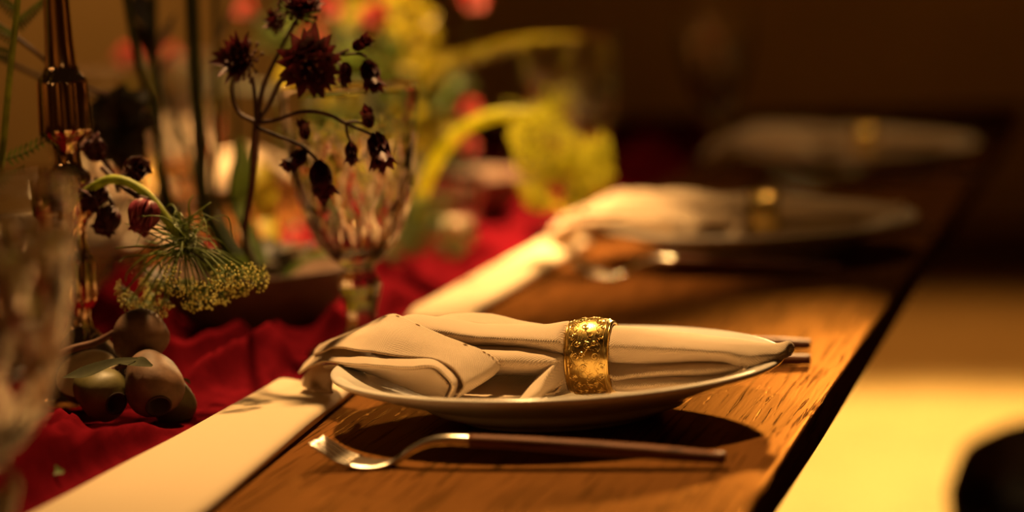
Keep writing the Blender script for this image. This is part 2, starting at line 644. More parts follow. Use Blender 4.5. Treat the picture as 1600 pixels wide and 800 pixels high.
def settle(q):
    """keep the cloth inside its ring, above the plate and above the band beside it"""
    q = q.copy()
    dx = abs(q.x - 0.0205)
    if dx < 0.05:
        lim = 0.0172 + max(0.0, dx - 0.0132) * 6.0
        dy, dz = q.y, q.z - 0.0322
        r = math.hypot(dy, dz)
        if r > lim * 0.94:
            k = lim * 0.94 + (lim * 0.06) * math.tanh((r - lim * 0.94) / (lim * 0.06))
            q.y, q.z = dy * k / r, 0.0322 + dz * k / r
    r = math.hypot(q.x, q.y)
    if r < 0.1265: q.z = max(q.z, plate_z(r) + 0.0011)
    elif q.x < -0.12: q.z = max(q.z, 0.0105)
    return q


def sheet(mb, rows, nu, nv):
    rr = [[P(*p) for p in r] for r in rows]
    v, f, uv = loft(rr, nu, nv)
    out = []
    for q in v:
        d = noise.noise_vector(q * 38.0) * 0.0007 + noise.noise_vector(q * 120.0) * 0.00022
        out.append(settle(q + d))
    mb.add(out, f, uv)


def napkin_mesh():
    mb = MB()
    # right side, upper roll ending in a curled tip: crease, front bulge, top, back, back bottom
    sheet(mb, [
        [(900, 560, -.012), (900, 540, -.017), (900, 516, -.006), (900, 518, .010), (900, 560, .014)],
        [(940, 563, -.013), (940, 540, -.0185), (940, 514, -.006), (940, 516, .011), (940, 560, .015)],
        [(970, 565, -.014), (970, 541, -.021), (970, 513, -.006), (970, 516, .012), (970, 560, .017)],
        [(1040, 566, -.017), (1040, 545, -.026), (1040, 521, -.008), (1040, 524, .015), (1040, 565, .022)],
        [(1095, 563, -.019), (1095, 548, -.028), (1095, 526, -.010), (1095, 529, .014), (1095, 564, .022)],
        [(1135, 566, -.022), (1135, 550, -.027), (1135, 530, -.010), (1135, 533, .012), (1135, 566, .018)],
        [(1165, 579, -.024), (1165, 555, -.023), (1165, 534, -.008), (1165, 537, .010), (1168, 565, .012)],
        [(1192, 571, -.017), (1192, 554, -.017), (1192, 537, -.006), (1192, 540, .008), (1192, 562, .008)],
        [(1215, 563, -.011), (1213, 553, -.012), (1214, 538, -.004), (1217, 541, .005), (1214, 556, .006)],
        [(1227, 559, -.007), (1226, 550, -.009), (1230, 535, -.003), (1238, 542, .004), (1232, 556, .002)],
        [(1231, 557, -.004), (1231, 550, -.006), (1235, 538, -.003), (1240, 546, .001), (1234, 556, -.002)],
    ], 90, 30)
    # right side, two lower pleats
    sheet(mb, [
        [(900, 592, -.010), (900, 586, -.017), (900, 572, -.012), (900, 558, .000)],
        [(960, 597, -.012), (960, 591, -.0185), (960, 582, -.013), (960, 558, .000)],
        [(995, 593, -.014), (995, 586, -.022), (995, 577, -.015), (995, 556, .000)],
        [(1040, 591, -.016), (1040, 583, -.025), (1040, 574, -.018), (1040, 556, .000)],
        [(1090, 590, -.018), (1090, 581, -.027), (1090, 571, -.020), (1090, 560, .002)],
        [(1130, 587, -.020), (1130, 578, -.027), (1130, 570, -.020), (1130, 560, .002)],
        [(1168, 581, -.021), (1168, 573, -.024), (1168, 566, -.016), (1168, 556, .002)],
    ], 60, 16)
    sheet(mb, [
        [(900, 610, -.008), (900, 607, -.016), (900, 597, -.013), (900, 590, .004)],
        [(955, 611, -.010), (955, 606, -.0185), (955, 597, -.014), (955, 590, .004)],
        [(985, 611, -.016), (985, 605, -.025), (985, 594, -.018), (985, 586, .002)],
        [(1040, 610, -.020), (1040, 603, -.030), (1040, 592, -.022), (1040, 584, .0)],
        [(1090, 606, -.024), (1090, 599, -.033), (1090, 590, -.024), (1090, 583, -.002)],
        [(1130, 598, -.026), (1130, 592, -.033), (1130, 587, -.024), (1130, 578, -.004)],
        [(1166, 585, -.026), (1166, 582, -.028), (1166, 577, -.020), (1166, 570, -.004)],
    ], 60, 16)
    # left side, upper roll
    sheet(mb, [
        [(588, 545, -.004), (588, 535, -.008), (592, 524, .010), (592, 522, .032), (592, 530, .046), (592, 565, .050)],
        [(612, 535, -.008), (612, 522, -.008), (616, 504, .010), (616, 505, .032), (616, 520, .048), (616, 555, .052)],
        [(645, 530, -.014), (645, 512, -.014), (645, 494, .004), (645, 498, .030), (645, 515, .046), (645, 555, .050)],
        [(690, 531, -.018), (690, 516, -.023), (690, 499, -.004), (690, 503, .022), (690, 520, .040), (690, 560, .044)],
        [(740, 539, -.020), (740, 525, -.027), (740, 506, -.008), (740, 508, .014), (740, 525, .034), (740, 560, .038)],
        [(800, 542, -.019), (800, 529, -.027), (800, 510, -.008), (800, 512, .010), (800, 525, .026), (800, 560, .030)],
        [(850, 549, -.017), (850, 533, -.024), (850, 511, -.006), (850, 512, .010), (850, 525, .022), (850, 560, .024)],
        [(893, 556, -.014), (893, 536, -.019), (893, 506, -.003), (893, 508, .010), (893, 525, .017), (893, 560, .018)],
        [(915, 557, -.013), (915, 538, -.018), (915, 511, -.004), (915, 513, .010), (915, 525, .016), (915, 560, .017)],
    ], 80, 34)
    # back hump seen over the roll
    sheet(mb, [
        [(655, 512, .020), (655, 506, .034), (655, 512, .046), (655, 545, .056)],
        [(690, 505, .014), (692, 495, .034), (690, 502, .046), (690, 540, .056)],
        [(730, 506, .010), (730, 491, .032), (730, 497, .044), (730, 538, .054)],
        [(775, 510, .008), (775, 494, .030), (775, 499, .040), (775, 538, .048)],
        [(815, 514, .006), (815, 504, .022), (815, 507, .030), (815, 545, .036)],
        [(860, 518, .004), (860, 512, .016), (860, 515, .022), (860, 550, .026)],
    ], 40, 16)
    # middle lobe below the roll
    sheet(mb, [
        [(680, 535, -.016), (680, 548, -.032), (680, 566, -.036), (680, 578, -.020), (680, 580, .0)],
        [(740, 538, -.016), (740, 552, -.034), (740, 570, -.038), (740, 581, -.022), (740, 584, .0)],
        [(800, 541, -.015), (800, 553, -.034), (800, 572, -.038), (800, 583, -.022), (800, 585, .0)],
        [(840, 546, -.014), (840, 556, -.030), (840, 573, -.034), (840, 583, -.020), (840, 585, .0)],
        [(870, 552, -.013), (870, 559, -.024), (870, 569, -.028), (870, 577, -.018), (870, 580, .0)],
        [(898, 557, -.012), (898, 561, -.018), (898, 567, -.020), (898, 573, -.014), (898, 578, .0)],
    ], 50, 22)
    # cloth lying in the plate under the hollow
    sheet(mb, [
        [(640, 560, .012), (645, 585, .002), (655, 602, -.016), (665, 618, -.050)],
        [(700, 560, .004), (700, 585, -.006), (705, 604, -.022), (705, 622, -.056)],
        [(760, 560, .000), (760, 585, -.010), (765, 606, -.024), (775, 624, -.056)],
        [(810, 562, -.002), (810, 588, -.010), (815, 606, -.020), (820, 620, -.044)],
        [(860, 566, -.002), (860, 588, -.007), (862, 606, -.014), (862, 616, -.030)],
        [(905, 570, .000), (905, 590, -.004), (905, 604, -.008), (905, 611, -.016)],
    ], 40, 24)
    # pleats fanning out of the ring towards the plate's front rim
    sheet(mb, [
        [(905, 551, -.012), (906, 557, -.019), (906, 566, -.0185), (906, 574, .002)],
        [(890, 554, -.016), (891, 561, -.026), (895, 570, -.025), (899, 579, -.002)],
        [(866, 566, -.024), (868, 575, -.035), (877, 583, -.033), (886, 591, -.008)],
        [(842, 589, -.034), (846, 597, -.045), (857, 603, -.042), (867, 608, -.016)],
        [(824, 611, -.046), (829, 616, -.055), (840, 619, -.052), (849, 620, -.026)],
        [(812, 625, -.056), (818, 628, -.060), (830, 628, -.057), (840, 626, -.036)],
    ], 50, 20)
    sheet(mb, [
        [(906, 565, .002), (906, 574, -.012), (906, 583, -.012), (906, 590, .006)],
        [(892, 570, .000), (893, 580, -.014), (896, 588, -.013), (899, 596, .004)],
        [(870, 588, -.008), (871, 597, -.020), (875, 604, -.019), (880, 609, .000)],
        [(846, 608, -.018), (848, 615, -.030), (854, 619, -.029), (861, 621, -.010)],
    ], 36, 20)
    sheet(mb, [
        [(906, 582, .004), (906, 592, -.008), (906, 600, -.008), (906, 607, .006)],
        [(890, 588, .002), (891, 598, -.009), (893, 605, -.008), (895, 611, .004)],
        [(868, 602, -.004), (869, 609, -.012), (871, 615, -.011), (874, 618, .002)],
        [(852, 612, -.008), (853, 617, -.016), (856, 620, -.015), (859, 621, .000)],
    ], 36, 20)
    # hemmed flap on top at the left, turning down over the front
    sheet(mb, FLAP, 70, 26)
    # second layer under the flap
    sheet(mb, [
        [(486, 560, .060), (476, 570, .048), (466, 583, .036)],
        [(515, 546, .040), (506, 556, .026), (500, 567, .012)],
        [(562, 549, -.002), (561, 558, -.020), (560, 569, -.036)],
        [(602, 553, -.022), (601, 561, -.038), (600, 572, -.051)],
        [(642, 557, -.038), (641, 564, -.051), (640, 575, -.061)],
        [(676, 560, -.048), (677, 566, -.058), (677, 574, -.066)],
        [(700, 573, -.052), (699, 580, -.061), (695, 587, -.069)],
        [(714, 591, -.054), (713, 597, -.063), (707, 603, -.071)],
        [(711, 612, -.053), (708, 617, -.061), (700, 621, -.067)],
    ], 70, 20)
    # inner face of the fold
    sheet(mb, [
        [(505, 572, .018), (508, 572, .026), (512, 574, .034)],
        [(560, 571, -.034), (560, 575, -.020), (556, 579, .0)],
        [(600, 574, -.049), (598, 580, -.038), (592, 587, -.026)],
        [(640, 577, -.059), (636, 588, -.050), (630, 604, -.040)],
        [(674, 577, -.064), (668, 594, -.056), (660, 617, -.049)],
        [(690, 590, -.066), (688, 604, -.060), (682, 622, -.055)],
        [(702, 602, -.063), (699, 612, -.060), (692, 622, -.058)],
    ], 60, 20)
    # corner hanging over the left rim on to the cloth band
    sheet(mb, [
        [(476, 585, .046), (493, 572, .050), (512, 571, .040), (532, 574, .026), (552, 576, .014)],
        [(472, 598, .044), (487, 585, .040), (505, 584, .032), (520, 583, .024), (528, 584, .018)],
        [(474, 612, .040), (484, 603, .030), (496, 606, .034), (510, 600, .022), (520, 596, .020)],
        [(481, 625, .034), (488, 619, .026), (498, 620, .028), (510, 613, .020), (518, 606, .018)],
        [(487, 633, .028), (492, 629, .022), (501, 627, .022), (512, 620, .018), (520, 613, .016)],
    ], 40, 40)
    return mb


FLAP = [
    [(500, 541, .066), (494, 547, .052), (490, 555, .040)],
    [(512, 536, .052), (508, 540, .036), (503, 550, .026)],
    [(548, 519, .034), (540, 528, .018), (530, 543, .0)],
    [(582, 504, .026), (572, 522, .000), (562, 548, -.020)],
    [(616, 492, .010), (604, 518, -.018), (594, 552, -.035)],
    [(654, 507, -.020), (646, 531, -.036), (640, 558, -.047)],
    [(700, 528, -.034), (690, 545, -.045), (678, 562, -.054)],
    [(744, 544, -.041), (728, 560, -.052), (704, 574, -.060)],
    [(772, 558, -.043), (750, 578, -.055), (719, 592, -.064)],
    [(780, 573, -.042), (756, 592, -.055), (723, 606, -.066)],
    [(770, 586, -.041), (742, 604, -.055), (712, 621, -.067)],
]


def build_napkin(label):
    mb = napkin_mesh()
    root = thing('linen_napkin', NB, label, 'napkin', 'linen napkins on the plates')
    o = mb.build('folded_cloth', M['linen'], root, NB, True, True)
    s = o.modifiers.new('cloth', 'SOLIDIFY')
    s.thickness = 0.0013
    s.offset = 0
    # hem: a row of stitches and a raised seam along the flap's upper edge
    st = MB()
    edge = cr([P(r[0][0] * 0.93 + r[1][0] * 0.07, r[0][1] * 0.93 + r[1][1] * 0.07 - 1.2, r[0][2] * 0.93 + r[1][2] * 0.07 - 0.0012) for r in FLAP[3:]], 130)
    for i in range(0, 126, 5):
        if random.random() < 0.45: continue
        v, f = tube([edge[i], edge[i + 1], edge[i + 2], edge[i + 3]], [0.00012, 0.0003, 0.0003, 0.00012], 5)
        st.add(v, f)
    tag(st.build('hem_stitching', M['stitch'], root, NB), 'ochre hem stitches')
    return root


napkin = build_napkin('natural linen napkin with stitched hem on the sharp foreground plate')


# ------------------------------------------------------------------ napkin ring
def build_ring(label):
    c = Vector((0.0205, 0.0, 0.0322))
    root = thing('napkin_ring', (c.x, c.y, 0.0105), label, 'napkin ring', 'engraved gold napkin rings')
    W, R = 0.0125, 0.0216

    def outer(s):            # s in -1..1 across the width
        return R - 0.0022 * s * s
    prof = [(-1.0, R - 0.0034), (-1.0, outer(1) + 0.0002)]
    n = 120
    sec = []
    for i in range(15):
        s = -1 + 2 * i / 14
        sec.append((s * W, outer(s)))
    sec = [(-W, R - 0.0036)] + sec + [(W, R - 0.0036)]
    for i in range(6):
        s = 1 - 2 * (i + 1) / 7
        sec.append((s * W, outer(s) - 0.0013))
    v, f = [], []
    m = len(sec)
    for k in range(n):
        a = 2 * PI * k / n
        for x, r in sec:
            v.append((c.x + x, c.y + r * math.cos(a), c.z + r * math.sin(a)))
    for k in range(n):
        k2 = (k + 1) % n
        for i in range(m):
            i2 = (i + 1) % m
            f.append((k * m + i, k * m + i2, k2 * m + i2, k2 * m + i))
    mk('band', v, f, M['gold'], root, True, root.location)

    def onring(x, a, lift=0.0):
        r = outer(x / W) + lift
        return Vector((c.x + x, c.y + r * math.cos(a), c.z + r * math.sin(a)))
    sc = MB()

    def spiral(x0, a0, size, turns, hand, rot):
        pts = []
        for i in range(22):
            q = i / 21
            rr = size * (1 - 0.82 * q)
            th = rot + hand * q * turns * 2 * PI
            pts.append(onring(x0 + rr * math.cos(th), a0 + rr * math.sin(th) / R, 0.0001))
        v, f = tube(pts, [0.00026 + 0.00016 * math.sin(PI * i / 21) for i in range(22)], 4)
        sc.add(v, f)
    rnd = random.Random(4)
    nrow = 11
    for k in range(nrow):           # two undulating vines with scrolls curling off on either side
        for j, x0 in enumerate((-0.0068, 0.0, 0.0068)):
            a0 = 2 * PI * (k + .5 * j) / nrow
            h = 1 if (k + j) % 2 else -1
            vine = [onring(x0 + .0016 * math.sin(2 * PI * q / 14 + k * PI), a0 + 2 * PI / nrow * q / 14, .0001) for q in range(15)]
            v, f = tube(vine, .00024, 4)
            sc.add(v, f)
            spiral(x0 + h * .0014, a0 + .12, 0.0024, 1.6, h, PI / 2 + rnd.uniform(-.4, .4))
            spiral(x0 - h * .0020, a0 + .36, 0.0017, 1.4, -h, rnd.uniform(-.5, .5))
    for j in range(520):            # leaves and grain between the scrolls
        x = rnd.uniform(-0.0092, 0.0092)
        b = rnd.uniform(0, 2 * PI)
        d = rnd.uniform(0, PI)
        l = rnd.uniform(.0004, .0010)
        p = [onring(x + q * math.cos(d), b + q * math.sin(d) / R, 0.00006) for q in (-l, 0, l)]
        v, f = tube(p, [0.00005, rnd.uniform(.00016, .00028), 0.00005], 4)
        sc.add(v, f)
    tag(sc.build('scroll_engraving', M['goldline'], root, root.location), 'raised scroll and leaf engraving')
    for x in (-0.0118, -0.0098, 0.0098, 0.0118):
        pts = [onring(x, 2 * PI * i / 80) for i in range(81)]
        v, f = tube(pts, 0.00035, 6, None, False)
        mk('border_line', v, f, M['goldline'], root, True, root.location)
    return root


ring = build_ring('engraved gold ring around the sharp foreground napkin')


# ------------------------------------------------------------------ cutlery
def ribbon(mb, pts, widths, thick, n=40, prong=False):
    """flat bar along pts (x,y,z) with half widths across Y and a thickness"""
    pts = cr([Vector(p) for p in pts], n)
    ws = cr([float(q) for q in widths], n)
    ths = cr([float(q) for q in thick], n)
    v, f = [], []
    K = 10
    for i, p in enumerate(pts):
        t = (pts[min(i + 1, n - 1)] - pts[max(i - 1, 0)]).normalized()
        side = Vector((0, 1, 0))
        side = (side - t * side.dot(t)).normalized()
        up = t.cross(side)
        if up.z < 0: up = -up
        for k in range(K):
            a = 2 * PI * k / K
            ca, sa = math.cos(a), math.sin(a)
            v.append(p + side * max(ws[i], 1e-4) * math.copysign(abs(ca) ** 0.6, ca) + up * max(ths[i], 1e-4) * sa)
    for i in range(n - 1):
        for k in range(K):
            f.append((i * K + k, (i + 1) * K + k, (i + 1) * K + (k + 1) % K, i * K + (k + 1) % K))
    f.append(tuple(range(K)))
    f.append(tuple(range((n - 1) * K, n * K))[::-1])
    mb.add(v, f)


def build_fork(loc, rz, label):
    """local x runs from the tines (negative) to the handle end"""
    r = thing('dinner_fork', loc, label, 'fork', 'forks beside the plates', rz)
    mb = MB()
    # neck and palm of the head
    ribbon(mb, [(-0.028, 0, .0036), (-0.020, 0, .0020), (-0.011, 0, .0017), (-0.003, 0, .0036), (0.005, 0, .0090), (0.014, 0, .0128), (0.024, 0, .0142), (0.037, 0, .0138)],
           [.0110, .0110, .0092, .0046, .0031, .0031, .0034, .0036], [.0010, .0010, .0011, .0016, .0020, .0022, .0027, .0029], 50)
    mb.build('head', M['steel'], r)
    for k in range(4):
        y = (k - 1.5) * 0.0062
        mb = MB()
        ribbon(mb, [(-0.025, y, .0028), (-0.033, y * 1.02, .0056), (-0.038, y * 1.02, .0088), (-0.043, y * 0.98, .0120), (-0.046, y * 0.96, .0140)], [.0023, .0020, .0019, .0016, .0007], [.0011, .0011, .0011, .0009, .0005], 24)
        mb.build('tine', M['steel'], r)
    mb = MB()
    ribbon(mb, [(0.036, 0, .0139), (0.066, 0, .0125), (0.104, 0, .0100), (0.134, 0, .0078), (0.166, 0, .0052)], [.0037, .0042, .0046, .0047, .0040], [.0030, .0032, .0034, .0034, .0028], 40)
    mb.build('handle', M['handle'], r)
    return r


# nearest fork: contact of the head, handle end
ha, hb = G(612, 727, 0.001), G(1133, 718, 0.0045)
rz = math.atan2(hb.y - ha.y, hb.x - ha.x)
L0 = (Vector((hb.x, hb.y, 0)) - Vector((ha.x, ha.y, 0))).length
fk_loc = Vector((hb.x - 0.166 * math.cos(rz), hb.y - 0.166 * math.sin(rz), 0.0))
fork = build_fork(fk_loc, rz, 'fork with walnut handle lying in front of the sharp foreground plate')


def build_knife(loc, rz, label):
    r = thing('dinner_knife', loc, label, 'knife', 'knives behind the plates', rz)
    mb = MB()
    ribbon(mb, [(-0.100, 0.002, .0022), (-0.085, 0.001, .0022), (-0.05, 0, .0022), (-0.01, 0, .0022), (0.012, 0, .003), (0.022, 0, .0036)], [.002, .0075, .0095, .0085, .0035, .0036], [.0006, .0009, .0011, .0013, .0022, .0028], 40)
    mb.build('blade', M['steel'], r)
    mb = MB()
    ribbon(mb, [(0.021, 0, .0036), (0.06, 0, .0038), (0.10, 0, .0038), (0.125, 0, .0036)], [.0037, .0043, .0046, .0040], [.0029, .0034, .0035, .0028], 30)
    mb.build('handle', M['handle'], r)
    return r


def build_spoon(loc, rz, label):
    r = thing('dinner_spoon', loc, label, 'spoon', 'spoons behind the plates', rz)
    rows = []
    for i in range(13):
        q = i / 12
        x = -0.105 + 0.060 * q
        wv = 0.0195 * math.sin(PI * min(1, 0.08 + 0.90 * q)) ** 0.55
        rows.append([Vector((x, wv * s, 0.0018 + 0.0065 * (s * s) + 0.006 * max(0, 0.3 - q) / 0.3 * 0.5)) for s in (-1, -0.5, 0, 0.5, 1)])
    v, f, uv = loft(rows, 28, 15)
    o = mk('spoon_bowl', v, f, M['steel'], r)
    s = o.modifiers.new('metal', 'SOLIDIFY')
    s.thickness = 0.0014
    s.offset = 1
    mb = MB()
    ribbon(mb, [(-0.047, 0, .0040), (-0.036, 0, .0065), (-0.015, 0, .0095), (0.005, 0, .0095), (0.025, 0, .0085)], [.0052, .0034, .0030, .0033, .0036], [.0012, .0016, .002, .0026, .0029], 30)
    mb.build('neck', M['steel'], r)
    mb = MB()
    ribbon(mb, [(0.024, 0, .0085), (0.06, 0, .0070), (0.10, 0, .0055), (0.125, 0, .0042)], [.0037, .0043, .0046, .0040], [.0029, .0034, .0035, .0028], 30)
    mb.build('handle', M['handle'], r)
    return r


ka, kb = G(1266, 539, 0.004), G(1266, 561, 0.004)
spoon = build_spoon((ka.x - 0.125, ka.y, 0), 0.0, 'spoon with dark handle behind the sharp foreground plate')
knife = build_knife((kb.x - 0.125, kb.y, 0), 0.0, 'knife with dark handle just behind the sharp foreground plate')


# ------------------------------------------------------------------ cut crystal goblet
def goblet_mesh():
    H = 0.174
    prof = [(0.0365, 0.0), (0.0370, 0.0022), (0.0330, 0.0045), (0.0200, 0.0085), (0.0118, 0.0150), (0.0098, 0.0240), (0.0112, 0.0330), (0.0140, 0.0420), (0.0142, 0.0470), (0.0100, 0.0540),
            (0.0105, 0.0575), (0.0165, 0.0620), (0.0250, 0.0720), (0.0318, 0.0860), (0.0370, 0.1020), (0.0405, 0.1200), (0.0428, 0.1380), (0.0442, 0.1560), (0.0450, 0.1700), (0.0452, H)]
    # resample by height
    N, Z = 120, []
    pr = cr([Vector((a, b, 0)) for a, b in prof], 130)
    v, f = [], []
    K = 12                     # almond-shaped cuts round the bowl
    for p in pr:
        r, z = p.x, p.y
        for k in range(N):
            a = 2 * PI * k / N
            d = 0.0
            if 0.062 < z < 0.150:
                q = (z - 0.062) / 0.088
                tw = 0.34
                g1 = abs(((a * K / (2 * PI) + q * tw * K / 3) % 1.0) - 0.5) * 2
                g2 = abs(((a * K / (2 * PI) - q * tw * K / 3) % 1.0) - 0.5) * 2
                gv = abs(((a * 2 * K / (2 * PI)) % 1.0) - 0.5) * 2
                fade = min(1, q / 0.10) * min(1, (1 - q) / 0.12)
                d = (max(0, 0.30 - g1) / 0.30 + max(0, 0.30 - g2) / 0.30) * 0.0021
                d += max(0, 0.45 - gv) / 0.45 * 0.0008 * max(0, 1 - q * 1.6)
                d *= fade
            elif 0.010 < z < 0.055:
                d = 0.0011 * (1 - abs(math.cos(a * 4))) * r / 0.014
            rr = r - d
            v.append(Vector((rr * math.cos(a), rr * math.sin(a), z)))
    m = len(pr)
    inner = [(0.0440, H + 0.0004), (0.0436, 0.1700), (0.0428, 0.1560), (0.0412, 0.1380), (0.0386, 0.1200), (0.0348, 0.1020), (0.0290, 0.0860), (0.0215, 0.0740), (0.0130, 0.0672), (0.0004, 0.0650)]
    ip = cr([Vector((a, b, 0)) for a, b in inner], 44)
    for p in ip:
        for k in range(N):
            a = 2 * PI * k / N
            v.append(Vector((max(p.x, 3e-4) * math.cos(a), max(p.x, 3e-4) * math.sin(a), p.y)))
    tot = m + len(ip)
    for i in range(tot - 1):
        for k in range(N):
            k2 = (k + 1) % N
            f.append((i * N + k, i * N + k2, (i + 1) * N + k2, (i + 1) * N + k))
    f.append(tuple(range(N))[::-1])
    f.append(tuple(range((tot - 1) * N, tot * N)))
    return v, f


gv, gf = goblet_mesh()
goblet = mk('crystal_goblet', gv, gf, M['glass'])
goblet.location = (-0.1795, 0.215, 0.001)
tag(goblet, 'cut crystal goblet in the middle behind the sharp foreground napkin', 'goblet', 'cut crystal goblets')


def place(o, x, y, z, label, rz=0.0):
    c = copy_tree(o)
    c.location = (x, y, z)
    c.rotation_euler = (0, 0, rz)
    c['label'] = label
    return c


place(goblet, -0.155, -0.40, 0.001, 'large blurred cut crystal goblet cropped by the left edge', 0.1)
place(goblet, -0.186, 0.905, 0.001, 'dim blurred goblet left of the second plate, above the drooping green flower', 0.2)
place(goblet, -0.168, 1.59, 0.001, 'faint far goblet at top right behind the second plate', 0.05)
place(goblet, -0.545, 0.86, 0.001, 'glowing blurred goblet behind the tall dark stems', 0.3)
place(goblet, -0.515, 0.60, 0.001, 'blurred goblet behind the candlestick and stems at left', 0.15)

# settings further down the table and across it
S1, S2 = 0.690, 1.380
DX = 0.012
place(plate, DX, S1, 0, 'blurred cream plate in the middle distance, second along the table')
place(plate, DX + 0.005, S2, 0, 'dim far plate at upper right, third along the table')
place(plate, -0.620, 0.66, 0, 'blurred plate across the table behind the candlestick')
place(napkin, DX - 0.016, S1, NB.z, 'brightly lit blurred linen napkin on the second plate', 0.06)
place(napkin, DX - 0.008, S2, NB.z, 'dim far linen napkin on the third plate')
place(plate, -0.700, 1.24, 0, 'dim plate across the table glimpsed between the tall dark stems')
place(napkin, -0.700, 1.24, NB.z, 'linen napkin glowing between the tall dark stems', PI)
place(ring, -0.7205, 1.24, 0.0105, 'gold ring around the napkin glowing between the tall stems', PI)
place(napkin, -0.620, 0.66, NB.z, 'blurred linen napkin on the plate across the table', PI)
place(ring, DX - 0.016 + 0.0205, S1, 0.0105, 'blurred gold ring around the napkin on the second plate', 0.06)
place(ring, DX - 0.008 + 0.0205, S2, 0.0105, 'faint ring around the far napkin on the third plate')
place(ring, -0.6405, 0.66, 0.0105, 'gold ring around the napkin across the table', PI)
fb = G(965, 432, 0.001)
place(fork, fb.x + 0.010, fb.y, 0, 'blurred fork with bright neck in front of the second plate', -0.10)
place(fork, DX - 0.02, S2 - 0.13, 0, 'dim far fork in front of the third plate', -0.06)
place(knife, knife.location.x + DX, knife.location.y + S1, 0, 'dim knife behind the second plate')
place(spoon, spoon.location.x + DX, spoon.location.y + S1, 0, 'dim spoon behind the second plate')


# ------------------------------------------------------------------ folded cream cloth bands beside the plates
def build_band(corners, label, seed):
    """corners: near left, near right, far right, far left (x, y)"""
    a, b, c, d = [Vector((*q, 0)) for q in corners]
    rows = []
    prof = [(0.02, 0.0012), (0.0, 0.0042), (0.03, 0.0075), (0.12, 0.0086), (0.35, 0.0080), (0.6, 0.0084), (0.85, 0.0088), (0.96, 0.0078), (1.0, 0.0045), (0.98, 0.0012)]
    n = 26
    for i in range(n + 1):
        q = i / n
        l, r = a.lerp(d, q), b.lerp(c, q)
        e = min(1.0, min(q, 1 - q) / 0.03)
        e = math.sqrt(max(0.0, 1 - (1 - e) ** 2))
        row = []
        for s, z in prof:
            p = l.lerp(r, s)
            wob = noise.noise(Vector((p.x * 30, p.y * 9, seed))) * 0.0012
            row.append(Vector((p.x, p.y, 0.0012 + (z - 0.0012 + wob * (z > 0.003)) * (0.35 + 0.65 * e))))
        rows.append(row)
    v, f, uv = loft(rows, 120, 40)
    # underside
    n0 = len(v)
    nv = 40
    f2 = [(i * nv, (i + 1) * nv, (i + 1) * nv + nv - 1, i * nv + nv - 1) for i in range(119)]
    f2 += [tuple(range(nv)), tuple(range(119 * nv, 120 * nv))[::-1]]
    o = mk('folded_cloth_band', v, f + f2, M['band'], None, True, None, uv)
    return tag(o, label, 'cloth band', 'folded cream bands beside the plates')


build_band([(-0.193, -0.42), (-0.098, -0.42), (-0.140, 0.075), (-0.193, 0.10)], 'long folded cream cloth band running out of the lower left corner', 1.0)
build_band([(-0.193, 0.36), (-0.142, 0.35), (-0.150, 0.785), (-0.192, 0.80)], 'overexposed folded cream cloth band behind the foreground napkin', 5.0)

# ------------------------------------------------------------------ wine-red runner
FLAT = [(-0.255, -0.02, 0.045), (-0.298, 0.345, 0.075), (-0.305, 0.045, 0.045), (-0.1795, 0.215, 0.040), (-0.33, 1.02, 0.08), (-0.285, 0.83, 0.05), (-0.186, 0.905, 0.04), (-0.36, 0.50, 0.06)]


def runner_z(x, y):
    u = (x + 0.335) / 0.13
    ph = 0.9 * noise.noise(Vector((x * 5, y * 2.2, 3.1)))
    r1 = 1 - abs(math.sin(x * 62 - y * 7 + ph * 3.0))
    r2 = 1 - abs(math.sin(x * 38 + y * 9 + ph * 4.0 + 1.3))
    z = 0.020 * r1 ** 2.2 + 0.015 * r2 ** 2.4 + 0.004 * noise.noise(Vector((x * 40, y * 25, 0)))
    z += 0.012 * math.exp(-((x + 0.232) / 0.018) ** 2) * (0.6 + 0.6 * noise.noise(Vector((1.5, y * 6, 8))))
    edge = max(0.0, min(1.0, (1 - abs(u)) / 0.10)) * max(0.0, min(1.0, (-0.197 - x) / 0.012))
    z = max(0.0, z) * (0.0 + 1.0 * edge) + 0.0010
    for cx, cy, rr in FLAT:
        d = math.hypot(x - cx, y - cy)
        k = max(0.0, min(1.0, (d - rr) / 0.03))
        z = z * k + 0.0008 * (1 - k)
    return z


v, f = [], []
nx, ny = 150, 460
for j in range(ny):
    y = -0.75 + 2.75 * j / (ny - 1)
    xr = -0.190 + 0.004 * noise.noise(Vector((0, y * 7, 0)))
    xl = -0.465 + 0.012 * noise.noise(Vector((4, y * 6, 0)))
    for i in range(nx):
        x = xl + (xr - xl) * i / (nx - 1)
        v.append(Vector((x, y, runner_z(x, y))))
for j in range(ny - 1):
    for i in range(nx - 1):
        f.append((j * nx + i, j * nx + i + 1, (j + 1) * nx + i + 1, (j + 1) * nx + i))
o = mk('table_runner', v, f, M['red'])
s = o.modifiers.new('cloth', 'SOLIDIFY')
s.thickness = 0.0007
s.offset = -1
tag(o, 'crumpled wine-red gauze runner down the middle of the table', 'table runner')

# ------------------------------------------------------------------ candlestick
CX, CY = -0.303, 0.045


def zat(py):
    return P(120, py, CY).z


